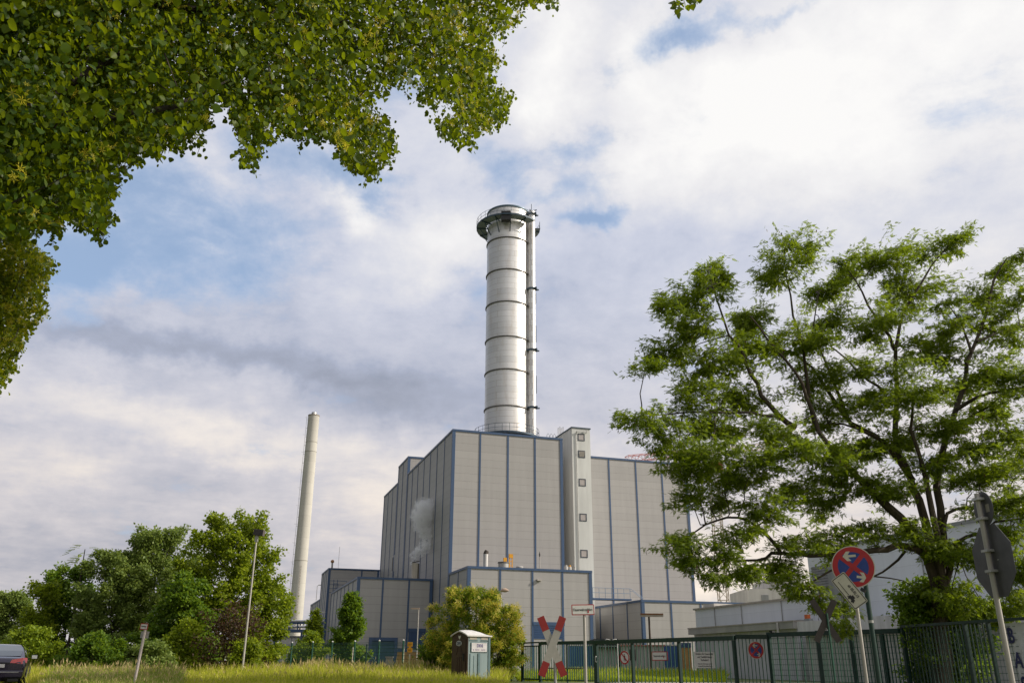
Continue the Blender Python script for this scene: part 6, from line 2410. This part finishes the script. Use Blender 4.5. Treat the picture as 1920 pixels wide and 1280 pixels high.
L2 = [lim2([(-12.6, 15.0, -.1), (-12.5, 15, 3), (-12.3, 15, 6), (-12.0, 15, 9)], [.3, .25, .18, .08]),
      lim2([(-12.4, 15, 4.6), tuple(at(-60, 640, 15)), tuple(at(10, 600, 14.8)), tuple(at(60, 560, 14.6))], [.09, .06, .04, .012]),
      lim2([(-12.3, 15, 6), tuple(at(-60, 520, 15)), tuple(at(20, 500, 14.8)), tuple(at(80, 500, 14.6))], [.09, .06, .04, .012])]
linden(l2, POLY2, lambda x, y: 13.6 + rng.uniform(0, 2.8), 1500, 40, .072, .28, o2_, L_LIND2, L2, 16000, .042, airy=.35)


# ------------------------------------------------------------------ grass
def grass_mat(name, stops):
    return leaf_mat(name, stops, .35, (0.30, 0.34, 0.05), .7, .1)


GR = grass_mat('long_grass_blades', [(0, (0.24, 0.32, 0.012)), (.45, (0.46, 0.50, 0.035)), (.75, (0.62, 0.57, 0.10)), (1, (0.68, 0.58, 0.22))])
GS = grass_mat('dry_grass_heads', [(0, (0.36, 0.26, 0.12)), (1, (0.60, 0.48, 0.27))])
GL = grass_mat('lawn_blades', [(0, (0.22, 0.33, 0.012)), (.6, (0.38, 0.46, 0.015)), (1, (0.50, 0.50, 0.04))])
GW = grass_mat('weed_stalks', [(0, (0.10, 0.20, 0.020)), (.5, (0.24, 0.33, 0.050)), (1, (0.46, 0.46, 0.15))])
BLADE = ([(-.5, 0, 0), (.5, 0, 0), (.38, .55, .06), (-.38, .55, .06), (0, 1, .22)], [(0, 1, 2, 3), (3, 2, 4)])


def grass(name, label, P, h, w, m, heads=0.0, lean=.35, parent=None):
    """blades with own width and height in one mesh; a share of them carry a dry head"""
    N_ = len(P)
    d = rng.normal(size=(N_, 3)) * lean
    d[:, 2] = 1
    Rm = frames(d, rng.uniform(0, 6.28, N_))
    T = np.array(BLADE[0])
    S3 = np.stack([w, h, h], axis=1)
    V = np.einsum('nij,nkj->nki', Rm, T[None] * S3[:, None, :]) + P[:, None, :]
    o = leaf_like(name, V, BLADE[1], m)
    if heads:
        idx = rng.choice(N_, int(N_ * heads), replace=False)
        tip = V[idx, 4, :]
        hd = d[idx] * np.array([1.5, 1.5, 1])
        hh = h[idx] * rng.uniform(.16, .30, len(idx))
        ob = leaf_cloud('seed_heads', tip - hd * hh[:, None] * .5, hd, rng.uniform(0, 6, len(idx)), hh, [(0, 0, 0), (.10, .4, .02), (0, 1.1, 0), (-.10, .4, .02)], [(0, 1, 2, 3)], GS, o)
        ob['kind'] = 'stuff'
    o['label'] = label
    o['category'] = 'grass'
    o['kind'] = 'stuff'
    return o


def leaf_like(name, V, faces, m):
    N_, K = V.shape[:2]
    lens = np.array([len(f) for f in faces])
    flat = np.concatenate([np.array(f) for f in faces])
    loops = (np.arange(N_)[:, None] * K + flat[None, :]).reshape(-1)
    ltot = np.tile(lens, N_)
    lstart = np.concatenate([[0], np.cumsum(ltot)[:-1]])
    me = bpy.data.meshes.new(name)
    me.vertices.add(N_ * K)
    me.vertices.foreach_set('co', V.reshape(-1).astype(np.float32))
    me.loops.add(len(loops))
    me.loops.foreach_set('vertex_index', loops.astype(np.int32))
    me.polygons.add(N_ * len(faces))
    me.polygons.foreach_set('loop_start', lstart.astype(np.int32))
    me.polygons.foreach_set('loop_total', ltot.astype(np.int32))
    me.materials.append(m)
    me.update(calc_edges=True)
    o = bpy.data.objects.new(name, me)
    COL.objects.link(o)
    return o


def spread(n, y0, y1, xr):
    y = rng.uniform(y0, y1, n)
    lo, hi = xr(y)
    x = lo + (hi - lo) * rng.uniform(0, 1, n)
    return np.stack([x, y, np.zeros(n)], axis=1)


def patch(P, s, seed):
    """smooth 0..1 unevenness over the ground"""
    r = np.random.default_rng(seed)
    v = 0
    for k in range(5):
        a = r.uniform(0, 6.28)
        f = s * (1.0 + .9 * k)
        v = v + np.sin((P[:, 0] * math.cos(a) + P[:, 1] * math.sin(a)) * f + r.uniform(0, 6)) / (1 + .5 * k)
    return np.clip(.5 + v * .22, 0, 1)


P = spread(95000, 27.5, 47.5, lambda y: (-.56 * y + np.clip(36 - y, 0, 9) * .25, np.where(y < 42, -.045 * y + 1.2, -.1)))
v = patch(P, .5, 3)
ok = ~((np.abs(P[:, 0] - cn[0] - .15) < 1.0) & (np.abs(P[:, 1] - 39.5) < 1.1))
P, v = P[ok], v[ok]
v2 = patch(P, 1.7, 21)
h = (.28 + .40 * v + .26 * v2 ** 2) * rng.uniform(.55, 1.3, len(P)) * np.clip((P[:, 1] - 20) / 20, .55, 1.05)
grass('long_grass', 'long yellow-green grass with dry heads before the wire fence', P, h, rng.uniform(.018, .034, len(P)), GR, .06, .28)
P = spread(26000, 47.5, 58, lambda y: (-.42 * y, -.02 * y))
v = patch(P, .6, 5)
h = (.45 + .5 * v) * rng.uniform(.6, 1.3, len(P))
grass('dry_grass', 'taller straw-coloured grass among the wire fence posts', P, h, rng.uniform(.016, .030, len(P)), GR, .30, .22)
P = spread(42000, 25, 46, lambda y: (-.585 * y + np.clip(40 - y, 0, 12) * .10 + .3, -.36 * y))
P = P[((P[:, :2] - cp_) @ rn) > 1.6]
v = patch(P, .9, 8)
h = (.30 + .55 * v ** 1.5) * rng.uniform(.6, 1.3, len(P)) * np.clip((P[:, 1] - 14) / 22, .5, 1.0)
grass('weeds', 'tangled grey-green weeds between parked car and leaning sign', P, h, rng.uniform(.018, .04, len(P)), GW, .25, .38)
P = spread(42000, 50, 66, lambda y: (.008 * y, .235 * y))
v = patch(P, .45, 11)
keep = rng.uniform(size=len(P)) < .35 + v
P, v = P[keep], v[keep]
far = np.clip((P[:, 1] - 58) / 6, 0, 1)
h = (.16 + .22 * v + .35 * far) * rng.uniform(.7, 1.3, len(P))
grass('lawn', 'bright yellow-green lawn behind the sliding gate', P, h, rng.uniform(.03, .06, len(P)), GL, .10, .5)

# ------------------------------------------------------------------ steam from the square vent
sv = on_s(777, 1056, 117.0)
pw_ = W(sv[0], sv[1], sv[2])
SD = pw_[1]
trail = [(774, 1053, 5), (776, 1043, 8), (784, 1034, 11), (795, 1026, 12), (803, 1012, 12), (798, 1000, 12), (792, 985, 17), (793, 968, 22), (797, 952, 21)]
tp = [at(x, y, SD) for x, y, r in trail]
b = MB()
bpts = [np.array(p_) for p_ in tp]
rads = [r * SD / F * 1.75 for _, _, r in trail]
bpts = [bpts[0] - (bpts[1] - bpts[0]) * .6] + bpts + [bpts[-1] + (bpts[-1] - bpts[-2]) * 1.2]
rads = [rads[0] * .5] + rads + [rads[-1] * .7]
orgS = np.array(tp[0])
b.path([tuple(p_ - orgS) for p_ in bpts], rads, 18)
m, gg, out = new_mat('steam_volume')
tc = gg.n('ShaderNodeTexCoord').outputs['Object']
wv_ = gg.v('SCALE', gg.v('SUBTRACT', gg.noise(tc, .8, 7, .7, col=True), (.5, .5, .5)), c=2.2)
tw_ = gg.v('ADD', tc, wv_)
den = 0.0
for (p_, (_, _, r)) in zip(tp, trail):
    q = tuple(np.array(p_) - orgS)
    dd = gg.v('DISTANCE', tw_, q)
    den = gg.m('MAXIMUM', gg.rng(dd, r * SD / F * 1.15, r * SD / F * .25, 0, 1, True), den)
nz = gg.noise(tc, 1.6, 6, .65)
den = gg.m('MULTIPLY', den, gg.rng(nz, .40, .66, .0, 1.0, True))
zz_ = gg.xyz(tc)[2]
den = gg.m('MULTIPLY', den, gg.rng(zz_, 0.0, 9.0, 16.0, 6.0))
pv = gg.n('ShaderNodeVolumePrincipled')
pv.inputs['Color'].default_value = (.985, .987, .99, 1)
pv.inputs['Anisotropy'].default_value = .2
gg.l(den, pv.inputs['Density'])
gg.l(pv.outputs[0], out.inputs['Volume'])
so = b.build('steam', m)
so.location = tuple(orgS)
so['label'] = 'white steam drifting up from the square vent on the left annex'
so['category'] = 'steam'
so['kind'] = 'stuff'
